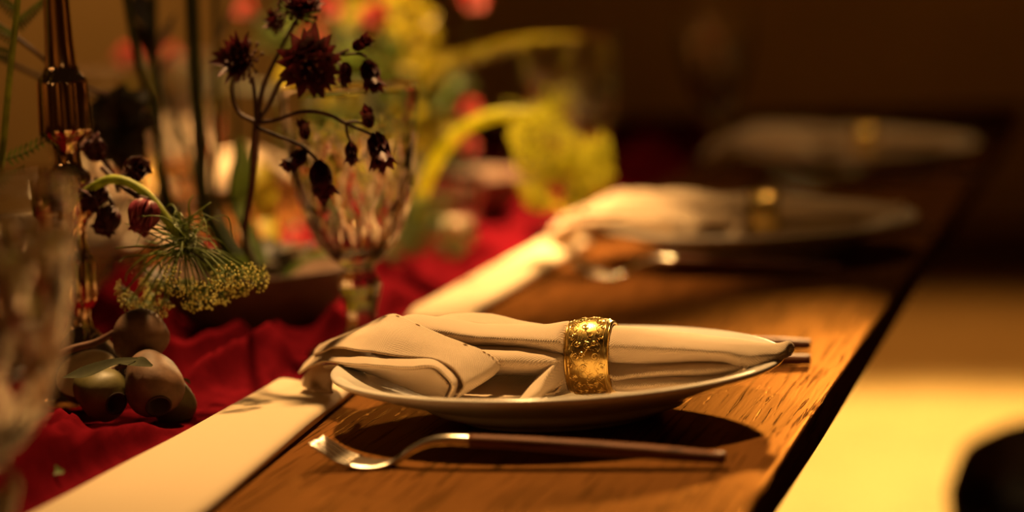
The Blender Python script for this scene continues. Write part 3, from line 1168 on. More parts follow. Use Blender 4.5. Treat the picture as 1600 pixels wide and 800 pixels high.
cp = [(0.0440, 0.001), (0.0445, 0.004), (0.0430, 0.0105), (0.0360, 0.0185), (0.0240, 0.0300), (0.0140, 0.0400), (0.0085, 0.0460), (0.0072, 0.0520), (0.0080, 0.0600)]
for py, r in ((480, 0.0095), (472, 0.0118), (464, 0.0125), (412, 0.0128), (403, 0.0118), (396, 0.0095), (380, 0.0082), (360, 0.0078), (345, 0.0095), (338, 0.0125), (275, 0.0132), (268, 0.0118), (262, 0.0085),
              (245, 0.0075), (225, 0.0082), (216, 0.0110), (209, 0.0150), (200, 0.0156), (130, 0.0150), (121, 0.0140), (114, 0.0110), (100, 0.0092), (60, 0.0083), (0, 0.0076), (-60, 0.0074)):
    cp.append((r, zat(py)))
zt = cp[-1][1]
cp += [(0.0090, zt + 0.010), (0.0140, zt + 0.018), (0.0145, zt + 0.034), (0.0118, zt + 0.035), (0.0112, zt + 0.020), (0.0006, zt + 0.019)]
t = thing('candlestick', (CX, CY, 0.001), 'tall turned smoky brass candlestick standing at the left', 'candlestick')
v, f = lathe(cp, 128, (CX, CY, 0), True)
vv = []
for q in v:
    d = Vector((q.x - CX, q.y - CY, 0))
    if d.length > 0.0110 and 0.06 < q.z < zt:
        d = d * (1 - 0.07 * abs(math.sin(math.atan2(d.y, d.x) * 8)))
    vv.append(Vector((CX + d.x, CY + d.y, q.z)))
o = mk('turned_stem', vv, f, M['brass'], t, True, t.location)
bm = bmesh.new()
bm.from_mesh(o.data)
bm.to_mesh(o.data)
bm.free()
es = o.modifiers.new('crisp', 'EDGE_SPLIT')
es.split_angle = math.radians(50)
v, f = lathe([(0.0108, zt + 0.021), (0.0108, zt + 0.09), (0.0095, zt + 0.20), (0.006, zt + 0.205), (0.0005, zt + 0.207)], 32, (CX, CY, 0))
mk('taper_candle', v, f, M['wax'], t, True, t.location)


# ------------------------------------------------------------------ plants: shared builders
def petal(mb, c, axis, ang, length, width, tilt, cup=0.5, tipcurl=0.0, pointed=0.5, nu=8, nv=5):
    """one curved petal hinged at c; tilt 0 = along the axis, 1 = flat out"""
    a, b, d = frame_of(axis)
    out = a * math.cos(ang) + b * math.sin(ang)
    side = d.cross(out)
    v, f = [], []
    for i in range(nu):
        q = i / (nu - 1)
        th = tilt * PI / 2 * (0.35 + 0.65 * q) + tipcurl * q * q
        if i == 0:
            pos = Vector(c)
        else:
            pos = pos + (d * math.cos(th) + out * math.sin(th)) * (length / (nu - 1))
        nrm = out * math.cos(th) - d * math.sin(th)
        wq = width * (math.sin(PI * (0.10 + 0.90 * q ** 0.85)) ** (0.5 + pointed * 0.5)) if q < 1 else width * 0.03
        for j in range(nv):
            s = -1 + 2 * j / (nv - 1)
            v.append(pos + side * s * wq - nrm * cup * wq * (s * s))
    for i in range(nu - 1):
        for j in range(nv - 1):
            f.append((i * nv + j, i * nv + j + 1, (i + 1) * nv + j + 1, (i + 1) * nv + j))
    mb.add(v, f)


def flower_cup(parent, base, c, axis, size, mat, layers=((6, 0.25, 1.0), (5, 0.1, 0.85)), name='petal', cup=0.6, curl=0.1, pointed=0.3):
    for n, tilt, sc in layers:
        a0 = random.uniform(0, 6)
        for k in range(n):
            mb = MB()
            petal(mb, c, axis, a0 + 2 * PI * k / n + random.uniform(-.15, .15), size * sc * random.uniform(.9, 1.1), size * 0.42 * sc, tilt + random.uniform(-.05, .05), cup, curl, pointed)
            o = mb.build(name, mat, parent, base)
            s = o.modifiers.new('t', 'SOLIDIFY')
            s.thickness = size * 0.02


def leaf_blade(pts, widths, fold=0.25, up=(0, 0, 1), nu=16, nv=5):
    pts = cr([Vector(p) for p in pts], nu)
    ws = cr([float(x) for x in widths], nu)
    v, f = [], []
    for i, p in enumerate(pts):
        t = (pts[min(i + 1, nu - 1)] - pts[max(i - 1, 0)]).normalized()
        s = t.cross(Vector(up))
        s = s.normalized() if s.length > 1e-6 else t.orthogonal().normalized()
        n = s.cross(t)
        for j in range(nv):
            q = -1 + 2 * j / (nv - 1)
            v.append(p + s * q * max(ws[i], 1e-5) + n * abs(q) * fold * ws[i])
    for i in range(nu - 1):
        for j in range(nv - 1):
            f.append((i * nv + j, i * nv + j + 1, (i + 1) * nv + j + 1, (i + 1) * nv + j))
    return v, f


# ------------------------------------------------------------------ shallow bowl of the near arrangement
BX, BY = -0.298, 0.345


def build_bowl(loc, label):
    prof = [(0.0005, 0.0), (0.040, 0.0), (0.044, 0.002), (0.056, 0.012), (0.068, 0.026), (0.0765, 0.040), (0.0775, 0.0418), (0.0760, 0.0428), (0.0738, 0.0412), (0.066, 0.028), (0.054, 0.015), (0.040, 0.007), (0.0005, 0.006)]
    v, f = lathe(prof, 72, (0, 0, 0), False)
    o = mk('shallow_bowl', v, f, M['bowl'])
    o.location = loc
    return tag(o, label, 'bowl', 'shallow flower bowls')


bowl = build_bowl((BX, BY, 0.0012), 'shallow brown bowl under the tall dark stems')
bowl2 = build_bowl((-0.33, 1.02, 0.0012), 'blurred shallow bowl of the far flower arrangement')


def build_kenzan(x, y, label):
    t = thing('flower_frog', (x, y, 0.0085), label, 'flower frog')
    v, f = lathe([(0.0005, 0), (0.026, 0), (0.027, 0.002), (0.027, 0.008), (0.026, 0.009), (0.0005, 0.009)], 40, (0, 0, 0), False)
    mk('base', v, f, M['kenzan'], t)
    mb = MB()
    for i in range(-6, 7):
        for j in range(-6, 7):
            if i * i + j * j > 38: continue
            v, f = tube([(i * 0.0038, j * 0.0038, 0.0085), (i * 0.0038, j * 0.0038, 0.020)], [0.0006, 0.00015], 4)
            mb.add(v, f)
    tag(mb.build('pins', M['kenzan'], t), kind='stuff')


build_kenzan(BX, BY, 'spiked metal flower frog inside the near brown bowl')


def stem_thing(name, pts, radii, mat, label, cat='stem', group=None, leaves=()):
    pts = [Vector(p) for p in pts]
    t = thing(name, pts[0], label, cat, group)
    v, f = tube(pts, radii, 8, 28)
    mk('stalk', v, f, mat, t, True, pts[0])
    for lp, lw, lm in leaves:
        v, f = leaf_blade(lp, lw)
        mk('leaf', v, f, lm, t, True, pts[0])
    return t


ST = 'tall dark stems rising from the near bowl'
KZ = 0.024
base = lambda dx, dy: Vector((BX + dx, BY + dy, KZ))


def up_stem(b, pix, r, mat, label, leaves=()):
    stem_thing('tall_greenery', [b] + [P(*q) for q in pix], r, mat, label, 'greenery', ST, leaves)


up_stem(base(-.014, -.004), [(268, 320, .33), (242, 190, .30), (213, 80, .27), (193, -30, .25)], [.0035, .0032, .003, .003, .003], M['stem'], 'slim green stem leaning left, leftmost in the near bowl')
up_stem(base(-.008, .008), [(263, 330, .36), (247, 170, .37), (240, 60, .38), (240, -30, .38)], [.0036, .0034, .003, .003, .003], M['stem'], 'straight dark stem with leaves second from left in the near bowl',
        [([P(240, 110, .375), P(225, 70, .37), P(205, 30, .36)], [.001, .010, .001], M['leaf_dark']), ([P(241, 95, .38), P(262, 55, .38), P(275, 20, .38)], [.001, .011, .001], M['leaf_dark']), ([P(240, 60, .38), P(222, 20, .39), P(215, -20, .40)], [.001, .010, .001], M['leaf_dark'])])
up_stem(base(.002, -.008), [(322, 330, .33), (314, 230, .32), (305, 120, .31), (298, -30, .30)], [.0058, .0052, .005, .005, .005], M['stem'], 'thickest dark stem rising upright from the near bowl')
up_stem(base(.006, .010), [(338, 320, .37), (337, 220, .38), (338, 110, .39), (336, -30, .40)], [.0032, .0026, .0024, .0022, .002], M['stem'], 'thin upright dark stem right of the thickest stem',
        [([P(338, 70, .39), P(355, 40, .39), P(362, 5, .39)], [.001, .008, .001], M['leaf_dark'])])
up_stem(base(-.002, .014), [(318, 310, .40), (290, 225, .42), (262, 160, .43), (250, 120, .44)], [.0024, .002, .0018, .0016, .0014], M['stem'], 'thin dark stem crossing diagonally behind the thick stem',
        [([P(252, 125, .44), P(262, 100, .44), P(285, 80, .44)], [.001, .009, .001], M['leaf_dark'])])
up_stem(base(.012, -.002), [(362, 320, .34), (368, 240, .34), (372, 190, .335), (366, 120, .33)], [.002, .0016, .0014, .0012, .001], M['stem'], 'hair-thin green stem beside the maroon flower stem')
# broad lit blades
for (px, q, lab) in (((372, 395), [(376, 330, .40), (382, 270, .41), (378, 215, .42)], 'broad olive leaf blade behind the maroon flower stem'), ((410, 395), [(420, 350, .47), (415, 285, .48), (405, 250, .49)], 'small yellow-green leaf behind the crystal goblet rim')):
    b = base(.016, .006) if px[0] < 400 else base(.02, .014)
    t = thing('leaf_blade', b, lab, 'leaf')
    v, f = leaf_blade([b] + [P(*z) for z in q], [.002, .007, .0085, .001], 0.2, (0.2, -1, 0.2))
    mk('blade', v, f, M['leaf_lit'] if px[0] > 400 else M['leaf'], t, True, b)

# low foliage in the bowl
for i, where in enumerate(('right side', 'back right', 'back', 'back left', 'left side', 'front left', 'front', 'front right')):
    a0 = 2 * PI * i / 8
    b = Vector((BX + .016 * math.cos(a0), BY + .016 * math.sin(a0), 0.027))
    t = thing('low_leaf_sprig', b, 'small leaf pair over the ' + where + ' of the near brown bowl', 'foliage', 'low leaves in the near bowl')
    for k in (-1, 1):
        a = a0 + k * random.uniform(.12, .3)
        L1 = random.uniform(.038, .056)
        e = Vector((BX + (.016 + L1) * math.cos(a), BY + (.016 + L1) * math.sin(a), random.uniform(.048, .060)))
        v, f = leaf_blade([b, b.lerp(e, .5) + Vector((0, 0, .008)), e], [.002, .010, .0008], .3)
        mk('leaf', v, f, M['leaf_dark'] if i % 3 else M['leaf'], t, True, b)


random.seed(9)
M['cream'] = leafy('cream_petal', (0.62, 0.50, 0.34), 0.35, 0.6, 0.1)
for px, py, yc, sz, lab in ((462, 408, .36, .013, 'cream blossom low at the right of the near bowl'), (424, 432, .31, .011, 'cream blossom at the front rim of the near bowl')):
    c = P(px, py, yc)
    root = Vector((BX + .015, BY, .026))
    t = thing('cream_blossom', root, lab, 'flower')
    v, f = tube([root, root.lerp(c, .5) + Vector((0, 0, .006)), c], [.0014, .0013, .0012], 6, 10)
    mk('stalk', v, f, M['stem'], t, True, root)
    flower_cup(t, root, c, (.2, -.5, .8), sz, M['cream'], ((7, .8, 1.0), (5, .5, .7)))


# ------------------------------------------------------------------ dark maroon flower sprig (starry bracts)
def star_head(root, base_, c, axis, size, openness=0.8):
    mb = MB()
    n = 15
    for lay, (tl, sc) in enumerate(((openness, 1.0), (openness * 0.82, 0.88), (openness * 0.6, 0.72))):
        for k in range(n):
            petal(mb, c, axis, 2 * PI * (k + .5 * lay) / n + random.uniform(-.1, .1), size * sc * random.uniform(.78, 1.1), size * 0.20, tl + random.uniform(-.14, .14), 0.3, -0.15, 1.0, 6, 3)
    o = mb.build('bract_collar', M['maroon'], root, base_)
    fb_ = MB()
    a, b, d = frame_of(axis)
    for k in range(46):
        q = (k + .5) / 46
        th = math.acos(1 - q * 0.95)
        ph = k * 2.39996
        dr = d * math.cos(th) + (a * math.cos(ph) + b * math.sin(ph)) * math.sin(th)
        p0 = Vector(c) + d * size * .05
        p1 = p0 + dr * size * random.uniform(.42, .58)
        v, f = tube([p0, p1], [size * .018, size * .018], 4)
        fb_.add(v, f)
        v, f = ball(p1, size * .055, 5, 4)
        fb_.add(v, f)
    o2 = fb_.build('floret_dome', M['floret'], root, base_)
    return o


yb = 0.085
sb = base(.016, -.014)
node = P(401, 192, yb)
t = thing('maroon_star_flower', sb, 'sprig of dark maroon starry flowers in front of the goblet', 'flower')
mb = MB()
for pts, r in (
    ([sb, P(384, 380, .22), P(394, 290, .13), node], [.0026, .0026, .0024, .0024]),
    ([node, P(372, 175, yb), P(362, 140, yb), P(368, 112, yb)], [.0016, .0013, .0012, .0012]),
    ([node, P(398, 150, yb), P(394, 120, yb)], [.0015, .0012, .0012]),
    ([node, P(410, 140, yb), P(425, 105, yb), P(452, 50, yb + .01), P(463, 30, yb + .01)], [.0018, .0015, .0013, .0012, .0012]),
    ([node, P(420, 165, yb), P(440, 125, yb), P(470, 100, yb)], [.0017, .0015, .0013, .0012]),
    ([P(440, 125, yb), P(480, 100, yb + .01), P(520, 88, yb + .01), P(545, 78, yb)], [.0012, .0011, .0010, .0009]),
    ([P(527, 88, yb + .005), P(530, 100, yb), P(540, 105, yb)], [.0008, .0008, .0008]),
    ([P(530, 86, yb + .005), P(560, 84, yb), P(573, 90, yb)], [.0008, .0008, .0008]),
    ([node, P(430, 188, yb - .01), P(470, 175, yb - .02), P(510, 178, yb - .02), P(545, 195, yb - .02), P(580, 210, yb - .02)], [.0015, .0013, .0012, .0012, .0010, .0008]),
    ([P(540, 192, yb - .02), P(543, 210, yb - .02), P(548, 222, yb - .02)], [.0009, .0008, .0007]),
    ([P(540, 192, yb - .02), P(556, 190, yb - .02), P(572, 196, yb - .02)], [.0009, .0008, .0007]),
    ([P(402, 200, yb), P(432, 212, yb - .02), P(465, 225, yb - .02), P(485, 240, yb - .02), P(495, 250, yb - .02)], [.0013, .0012, .0011, .0010, .0009]),
):
    v, f = tube(pts, r, 7, 24)
    mb.add(v, f)
mb.build('stalk', M['stem_brown'], t, sb)
tocam = (CAM - P(450, 100, yb)).normalized()
S = 0.0250
star_head(t, sb, P(392, 98, yb), tocam + Vector((-.9, 0, .35)), S * 0.95, .75)
star_head(t, sb, P(477, 98, yb - .004), tocam + Vector((.25, 0, -.10)), S * 1.12, .95)
star_head(t, sb, P(465, 28, yb + .01), tocam * .5 + Vector((.25, 0, 1.0)), S * 1.0, .7)
star_head(t, sb, P(443, 40, yb + .012), tocam * .5 + Vector((-.8, 0, .4)), S * .55, .6)
for px, py, s, ax in ((541, 100, .55, (-.1, -.2, -1)), (552, 80, .5, (.6, -.3, .3)), (573, 98, .78, (.3, -.4, -.8)), (586, 212, .85, (.3, -.4, -.8)), (578, 203, .5, (0, -.4, .8)), (548, 226, .5, (.1, -.3, -1)),
                      (497, 256, .9, (.3, -.5, -.9)), (478, 240, .62, (-.5, -.5, -.5)), (478, 222, .45, (0, -.3, 1))):
    mb = MB()
    c = P(px, py - 4, yb - .02 if py > 150 else yb)
    for lay in range(2):
        for k in range(8):
            petal(mb, c, ax, 2 * PI * (k + .5 * lay) / 8, S * s * 1.12 * random.uniform(.85, 1.1), S * s * .30, .22 + .2 * lay, .5, -.25, .8, 6, 3)
    mb.build('half_open_bud', M['maroon'], t, sb)


# ------------------------------------------------------------------ dill umbels
def umbellet(mb, c, axis, size, nb=22):
    a, b, d = frame_of(axis)
    for k in range(nb):
        q = (k + .5) / nb
        th = math.acos(1 - q * .75)
        ph = k * 2.39996 + random.uniform(-.3, .3)
        dr = d * math.cos(th) + (a * math.cos(ph) + b * math.sin(ph)) * math.sin(th)
        p1 = Vector(c) + dr * size * random.uniform(.8, 1.1)
        v, f = tube([Vector(c), p1], [size * .03, size * .022], 3, None, False)
        mb.add(v, f)
    return


def umbellet_buds(mb, c, axis, size, nb=22, br=.1):
    a, b, d = frame_of(axis)
    for k in range(nb):
        q = (k + .5) / nb
        th = math.acos(1 - q * .75)
        ph = k * 2.39996 + random.uniform(-.3, .3)
        dr = d * math.cos(th) + (a * math.cos(ph) + b * math.sin(ph)) * math.sin(th)
        v, f = ball(Vector(c) + dr * size * random.uniform(.85, 1.1), size * br * random.uniform(.8, 1.2), 5, 4)
        mb.add(v, f)


def build_umbel(stem_pts, stem_r, hub, tips, label, mat_stem, mat_ray, mat_bud, size, threads=40, nb=22, br=.1):
    b0 = Vector(stem_pts[0])
    t = thing('dill_flower', b0, label, 'flower')
    v, f = tube(stem_pts, stem_r, 10, 40)
    mk('stalk', v, f, mat_stem, t, True, b0)
    rays = MB()
    hub = Vector(hub)
    for tip in tips:
        tip = Vector(tip)
        d = (tip - hub)
        mid = hub.lerp(tip, .5) + Vector((0, 0, d.length * .12))
        v, f = tube([hub, mid, tip], [.0006, .0005, .0005], 5, 10, False)
        rays.add(v, f)
        ax = d.normalized() + Vector((random.uniform(-.3, .3), -.5 + random.uniform(-.3, .3), random.uniform(-.1, .5)))
        sz = size * random.uniform(.8, 1.2)
        m2 = MB()
        umbellet_buds(m2, tip, ax, sz, nb, br)
        o = m2.build('umbellet', mat_bud, t, b0)
        m3 = MB()
        umbellet(m3, tip, ax, sz, nb)
        tag(m3.build('bud_stalks', mat_ray, o), kind='stuff').location = -b0
    tag(rays.build('rays', mat_ray, t, b0), kind='stuff')
    th = MB()
    for i in range(threads):
        a = random.uniform(0, 2 * PI)
        l = random.uniform(.012, .036)
        h0 = hub + Vector((0, 0, random.uniform(-.002, .016)))
        e = h0 + Vector((math.cos(a) * l, math.sin(a) * l * .7, random.uniform(-.6, .5) * l))
        m_ = h0.lerp(e, .6) + Vector((random.uniform(-1, 1), random.uniform(-1, 1), random.uniform(.2, 1.6))) * l * .25
        v, f = tube([h0, m_, e], [.0005, .0004, .0002], 4, 9, False)
        th.add(v, f)
    tag(th.build('thread_leaves', mat_ray, t, b0), kind='stuff')
    return t


random.seed(21)
yu = 0.02
tips = []
for px, py, dy in ((197, 452, 0), (203, 470, -.01), (214, 462, .012), (222, 478, -.006), (237, 474, .008), (252, 480, -.01), (243, 462, .015), (262, 468, .0),
                   (270, 428, -.022), (278, 448, -.015), (262, 440, .01), (292, 462, -.012), (300, 470, .0), (306, 446, .008), (318, 452, -.012), (328, 446, -.02), (322, 464, .004),
                   (345, 436, -.012), (352, 425, -.02), (362, 440, .0), (370, 430, -.016), (383, 418, .0), (388, 432, -.01), (398, 438, .004), (345, 456, .01), (376, 448, .012), (402, 424, .012), (290, 435, .03), (335, 425, .03), (240, 445, .03)):
    tips.append(P(px, py, yu + dy))
hub = P(287, 388, yu)
build_umbel([P(70, 420, .06), P(105, 327, .035), P(140, 296, .03), P(178, 280, .025), P(220, 296, .022), P(255, 335, .02), P(287, 388, yu)], [.0025, .0026, .0027, .0028, .0028, .0028, .0024], hub, tips,
            'fine yellow-green dill flower drooping over the near bowl', M['stem_light'], M['dill'], M['bud'], .0066, 60, 24, .105)

# wisps of thread leaf left and above the drooping flower
mb = MB()
b0 = P(285, 372, yu)
for q in ([(285, 372), (250, 386), (215, 384), (180, 388)], [(280, 384), (240, 398), (200, 400), (186, 410)], [(285, 368), (300, 340), (318, 325), (330, 316)], [(288, 370), (296, 345), (295, 318), (302, 305)], [(276, 380), (232, 400), (226, 420), (238, 430)],
          [(284, 380), (310, 372), (330, 378), (345, 398)], [(275, 372), (250, 362), (232, 352), (222, 340)], [(290, 372), (312, 355), (318, 340), (316, 330)], [(270, 390), (226, 402), (200, 425), (196, 440)], [(282, 378), (262, 372), (245, 380), (226, 376)]):
    v, f = tube([P(x, y, yu + random.uniform(-.012, .012)) for x, y in q], [.0007, .0006, .0005, .0003], 5, 18)
    mb.add(v, f)
t = thing('dill_frond', b0, 'wispy dark green thread leaves above the drooping dill flower', 'leaf')
tag(mb.build('thread_leaves', M['dill'], t, b0), kind='stuff')

# big backlit umbel beyond the goblet
random.seed(5)
yv = 0.62
tips = []
for i in range(34):
    a = random.uniform(0, 2 * PI)
    q = math.sqrt(random.random())
    px = 866 + 72 * q * math.cos(a)
    py = 252 + 62 * q * math.sin(a)
    tips.append(P(px, py, yv + random.uniform(-.035, .035)))
build_umbel([P(640, 400, .66), P(652, 330, .64), P(676, 262, .63), P(720, 205, .62), P(775, 180, .62), P(826, 180, .62), P(852, 200, .62)], [.0055, .0055, .0052, .0050, .0048, .0040, .0030], P(852, 200, yv), tips,
            'bright lime dill flower arching over beside the second plate', M['lime'], M['lime'], M['bud_lit'], .012, 70, 22, .13)
# dark green umbel low behind the goblet
random.seed(6)
yw = 0.50
tips = []
for i in range(30):
    a = random.uniform(0, 2 * PI)
    q = math.sqrt(random.random())
    tips.append(P(662 + 66 * q * math.cos(a), 374 + 32 * q * math.sin(a), yw + random.uniform(-.03, .03)))
build_umbel([P(560, 440, .56), P(580, 380, .52), P(620, 335, .50), P(655, 350, .50)], [.003, .003, .0028, .002], P(655, 352, yw), tips, 'dark green feathery dill head lying low behind the goblet', M['stem'], M['dill'], M['dill'], .010, 80, 18, .09)


# ------------------------------------------------------------------ plum drooping flowers by the candlestick
def droop(label, pts, c, axis, size, mat, layers):
    pts = [Vector(p) for p in pts]
    t = thing('plum_flower', pts[0], label, 'flower', None)
    v, f = tube(pts, [.0016, .0015, .0015, .0015][:len(pts)] if len(pts) <= 4 else .0015, 8, 24)
    mk('stalk', v, f, M['stem_brown'], t, True, pts[0])
    flower_cup(t, pts[0], c, axis, size, mat, layers)
    return t


random.seed(11)
c = P(232, 312, .015)
droop('plum-pink nodding flower hanging left of the dill stalk', [P(160, 262, .05), P(190, 290, .03), P(215, 306, .02), c], c, (-.32, -.25, -1), .020, M['tulip'], ((6, .30, 1.0), (6, .22, 1.05), (5, .1, .9)))
c = P(205, 270, .05)
droop('dark maroon flower above the plum-pink nodding flower', [P(150, 300, .06), P(170, 285, .05), P(190, 276, .05), c], c, (.5, -.4, .2), .016, M['maroon'], ((6, .45, 1.0), (5, .2, .9)))
c = P(162, 290, .04)
droop('dark maroon flower touching the candlestick at mid height', [P(120, 330, .05), P(140, 310, .045), P(155, 296, .04), c], c, (-.3, -.5, -.4), .019, M['maroon'], ((6, .5, 1.0), (6, .3, .9)))
c = P(178, 325, .04)
droop('dark maroon flower just left of the plum-pink nodding flower', [P(150, 280, .05), P(165, 300, .045), P(172, 312, .04), c], c, (-.3, -.5, -.7), .018, M['maroon'], ((6, .4, 1.0), (6, .25, .9)))
c = P(160, 248, .06)
droop('dark maroon flower highest beside the candlestick', [P(185, 300, .06), P(180, 280, .06), P(170, 262, .06), c], c, (-.4, -.3, .7), .017, M['maroon'], ((6, .5, 1.0), (5, .3, .9)))
# dark rosette behind
b = base(-.02, .0)
t = thing('dark_rosette', b, 'dark bronze leafy rosette right of the candlestick', 'plant')
v, f = tube([b, P(240, 330, .32), P(205, 240, .26), P(190, 200, .24)], [.003, .003, .0025, .002], 8, 20)
mk('stalk', v, f, M['stem'], t, True, b)
cc = P(190, 200, .24)
for k in range(18):
    a = 2 * PI * k / 18 + random.uniform(-.2, .2)
    l = random.uniform(.018, .032)
    e = cc + Vector((math.cos(a) * l, random.uniform(-.012, .012), math.sin(a) * l))
    v, f = leaf_blade([cc, cc.lerp(e, .5) + Vector((0, -.006, .003)), e], [.002, .010, .001], .2, (0, -1, .2), 10)
    mk('leaf', v, f, M['leaf_dark'], t, True, b)


# ------------------------------------------------------------------ seed pods on a twig
def pod(c, axis, r, length, mat, label, mouth=True):
    c = Vector(c)
    a, b, d = frame_of(axis)
    t = thing('seed_pod', c, label, 'seed pod')
    prof = [(0.02, -.52), (.30, -.50), (.62, -.40), (.86, -.22), (.97, 0.0), (1.0, .15), (.93, .30), (.74, .42), (.52, .49), (.42, .52)]
    prof = prof if mouth else prof[:-2] + [(.5, .52), (.25, .58), (.02, .60)]
    n = 36
    v, f = [], []
    pp = cr([Vector((x, y, 0)) for x, y in prof], 26)
    for p in pp:
        for k in range(n):
            an = 2 * PI * k / n
            rr = max(p.x, .01) * r * (1 + .05 * math.cos(3 * an) + .04 * noise.noise(Vector((math.cos(an), math.sin(an), p.y)) * 2 + c * 50))
            v.append(a * rr * math.cos(an) + b * rr * math.sin(an) + d * p.y * length)
    for i in range(len(pp) - 1):
        for k in range(n):
            f.append((i * n + k, i * n + (k + 1) % n, (i + 1) * n + (k + 1) % n, (i + 1) * n + k))
    f.append(tuple(range(n))[::-1])
    if not mouth: f.append(tuple(range((len(pp) - 1) * n, len(pp) * n)))
    mk('pod_body', v, f, mat, t)
    if mouth:
        v, f = [], []
        for rr, y in ((.43, .515), (.46, .54), (.38, .545), (.33, .50), (.22, .36), (.02, .30)):
            for k in range(n):
                an = 2 * PI * k / n
                v.append(a * rr * r * math.cos(an) + b * rr * r * math.sin(an) + d * y * length)
        for i in range(5):
            for k in range(n):
                f.append((i * n + k, i * n + (k + 1) % n, (i + 1) * n + (k + 1) % n, (i + 1) * n + k))
        mk('mouth', v, f, M['hole'], t)
    return t


random.seed(3)
pod(P(219, 522, -.005), (.25, -.1, -.9), .0163, .028, M['pod_brown'], 'round brown seed pod on top of the other two', False)
pod(P(156, 612, -.03), (.78, -.60, -.28), .0150, .034, M['pod_green'], 'olive green seed pod with a dark mouth at left')
pod(P(238, 596, -.03), (.42, -.72, -.52), .0165, .040, M['pod_brown'], 'dark open-mouthed seed pod resting on the red runner')
pod(P(268, 622, -.012), (.2, .3, -.7), .0125, .030, M['pod_green'], 'small olive pod tucked behind the dark open-mouthed pod')
b = P(60, 560, -.03)
t = thing('pod_twig', b, 'reddish brown twig with leaves passing behind the seed pods', 'twig')
mb = MB()
for q, r in (([(60, 566, -.03), (110, 546, -.02), (150, 535, -.015), (190, 513, -.01), (215, 500, .0)], [.0022, .0022, .002, .0018, .0012]), ([(120, 600, -.03), (170, 580, -.025), (215, 562, -.02), (230, 548, -.01)], [.0012, .0014, .0013, .001]), ([(190, 570, -.02), (165, 590, -.03), (140, 600, -.03)], [.0014, .0013, .0012])):
    v, f = tube([P(*z) for z in q], r, 8, 20)
    mb.add(v, f)
mb.build('branch', M['twig'], t, b)
for q, wd in (([(225, 560, -.045), (180, 566, -.05), (135, 582, -.055), (98, 590, -.06)], [.001, .0035, .006, .0005]), ([(190, 568, -.035), (215, 566, -.05), (238, 572, -.055)], [.001, .005, .001]), ([(262, 590, -.01), (280, 590, .0), (296, 600, .01)], [.001, .007, .001])):
    v, f = leaf_blade([P(*z) for z in q], [w_ * .8 for w_ in wd], .2, (0, -.6, .8), 14)
    mk('leaf', v, f, M['leaf_olive'], t, True, b)
# unidentified pale disc, made up as a halved fruit with a cream face
M['pale_face'] = plain('cream_disc_face', (0.80, 0.66, 0.40), 0.6, var=0.08, vscale=200)
c = P(136, 584, -.002)
t = thing('pale_disc', c, 'unidentified pale cream disc at the foot of the candlestick, built as a halved fruit', 'fruit')
a_, b_, d_ = frame_of((.05, -.62, .78))
n = 40
v, f = [], []
for i in range(9):
    th = PI / 2 * i / 8
    for k in range(n):
        an = 2 * PI * k / n
        v.append((a_ * math.cos(an) + b_ * math.sin(an)) * .0185 * math.cos(th) - d_ * .013 * math.sin(th))
for i in range(8):
    for k in range(n):
        f.append((i * n + k, (i + 1) * n + k, (i + 1) * n + (k + 1) % n, i * n + (k + 1) % n))
mk('disc_back', v, f, M['pod_brown'], t)
v, f = [], []
for rr, h in ((.0183, .0002), (.0172, .0010), (.009, .0013), (.0004, .0011)):
    for k in range(n):
        an = 2 * PI * k / n
        v.append((a_ * math.cos(an) + b_ * math.sin(an)) * rr + d_ * h)
for i in range(3):
    for k in range(n):
        f.append((i * n + k, i * n + (k + 1) % n, (i + 1) * n + (k + 1) % n, (i + 1) * n + k))
tag(mk('disc_front', v, f, M['pale_face'], t), 'cream disc face')
# low leaf in front, lower left
b = P(10, 735, -.22)
t = thing('fallen_leaf', b, 'blurred olive leaf on the runner in the lower left corner', 'leaf')
v, f = leaf_blade([P(0, 745, -.20), P(45, 735, -.20), P(100, 738, -.20)], [.002, .009, .001], .25, (0, -.5, .8), 14)
mk('blade', v, f, M['leaf'], t, True, b)

# ------------------------------------------------------------------ fern stem and twig at the left edge
b = G(-12, 560)
t = thing('fern_stem', (b.x, b.y, 0.003), 'olive fern stem with fine leaflets along the left edge', 'fern')
b = t.location
yf = 0.03
sp = [Vector(b), P(-4, 330, yf), P(6, 220, yf), P(15, 120, yf), P(26, 20, yf), P(30, -40, yf)]
v, f = tube(sp, [.0022, .0022, .0021, .002, .0019, .0018], 8, 30)
mk('stalk', v, f, M['stem_light'], t, True, b)
mb = MB()
for (p0, p1, n) in ((P(8, 250, yf), P(84, 210, yf + .01), 9), (P(0, 290, yf), P(38, 264, yf), 6), (P(24, 62, yf + .06), P(-40, 20, yf + .06), 12), (P(26, 40, yf + .07), P(70, 0, yf + .07), 10), (P(22, 90, yf + .06), P(-30, 70, yf + .06), 10), (P(26, 20, yf + .07), P(-20, -20, yf + .07), 10)):
    v, f = tube([p0, (p0 + p1) / 2 + Vector((0, 0, -.002)), p1], [.0006, .0005, .0003], 5, 10)
    mb.add(v, f)
    d = (p1 - p0).normalized()
    for k in range(n):
        q = p0.lerp(p1, (k + .5) / n)
        for s in (-1, 1):
            side = Vector((0, .2 * s, 1.0 * s)) + d * .6
            e = q + side.normalized() * .0065 * (1 - .5 * k / n)
            v, f = leaf_blade([q, q.lerp(e, .5), e], [.0004, .0009, .0001], .1, (0, -1, .3), 5, 3)
            mb.add(v, f)
tag(mb.build('leaflets', M['leaf'], t, b), kind='stuff')
stem_thing('dark_twig', [P(-30, 20, .12), P(25, 58, .12), P(60, 85, .12), P(95, 115, .13), P(170, 150, .15)], [.0016, .0016, .0014, .0013, .001], M['stem_brown'], 'thin dark twig slanting behind the candlestick top', 'twig')
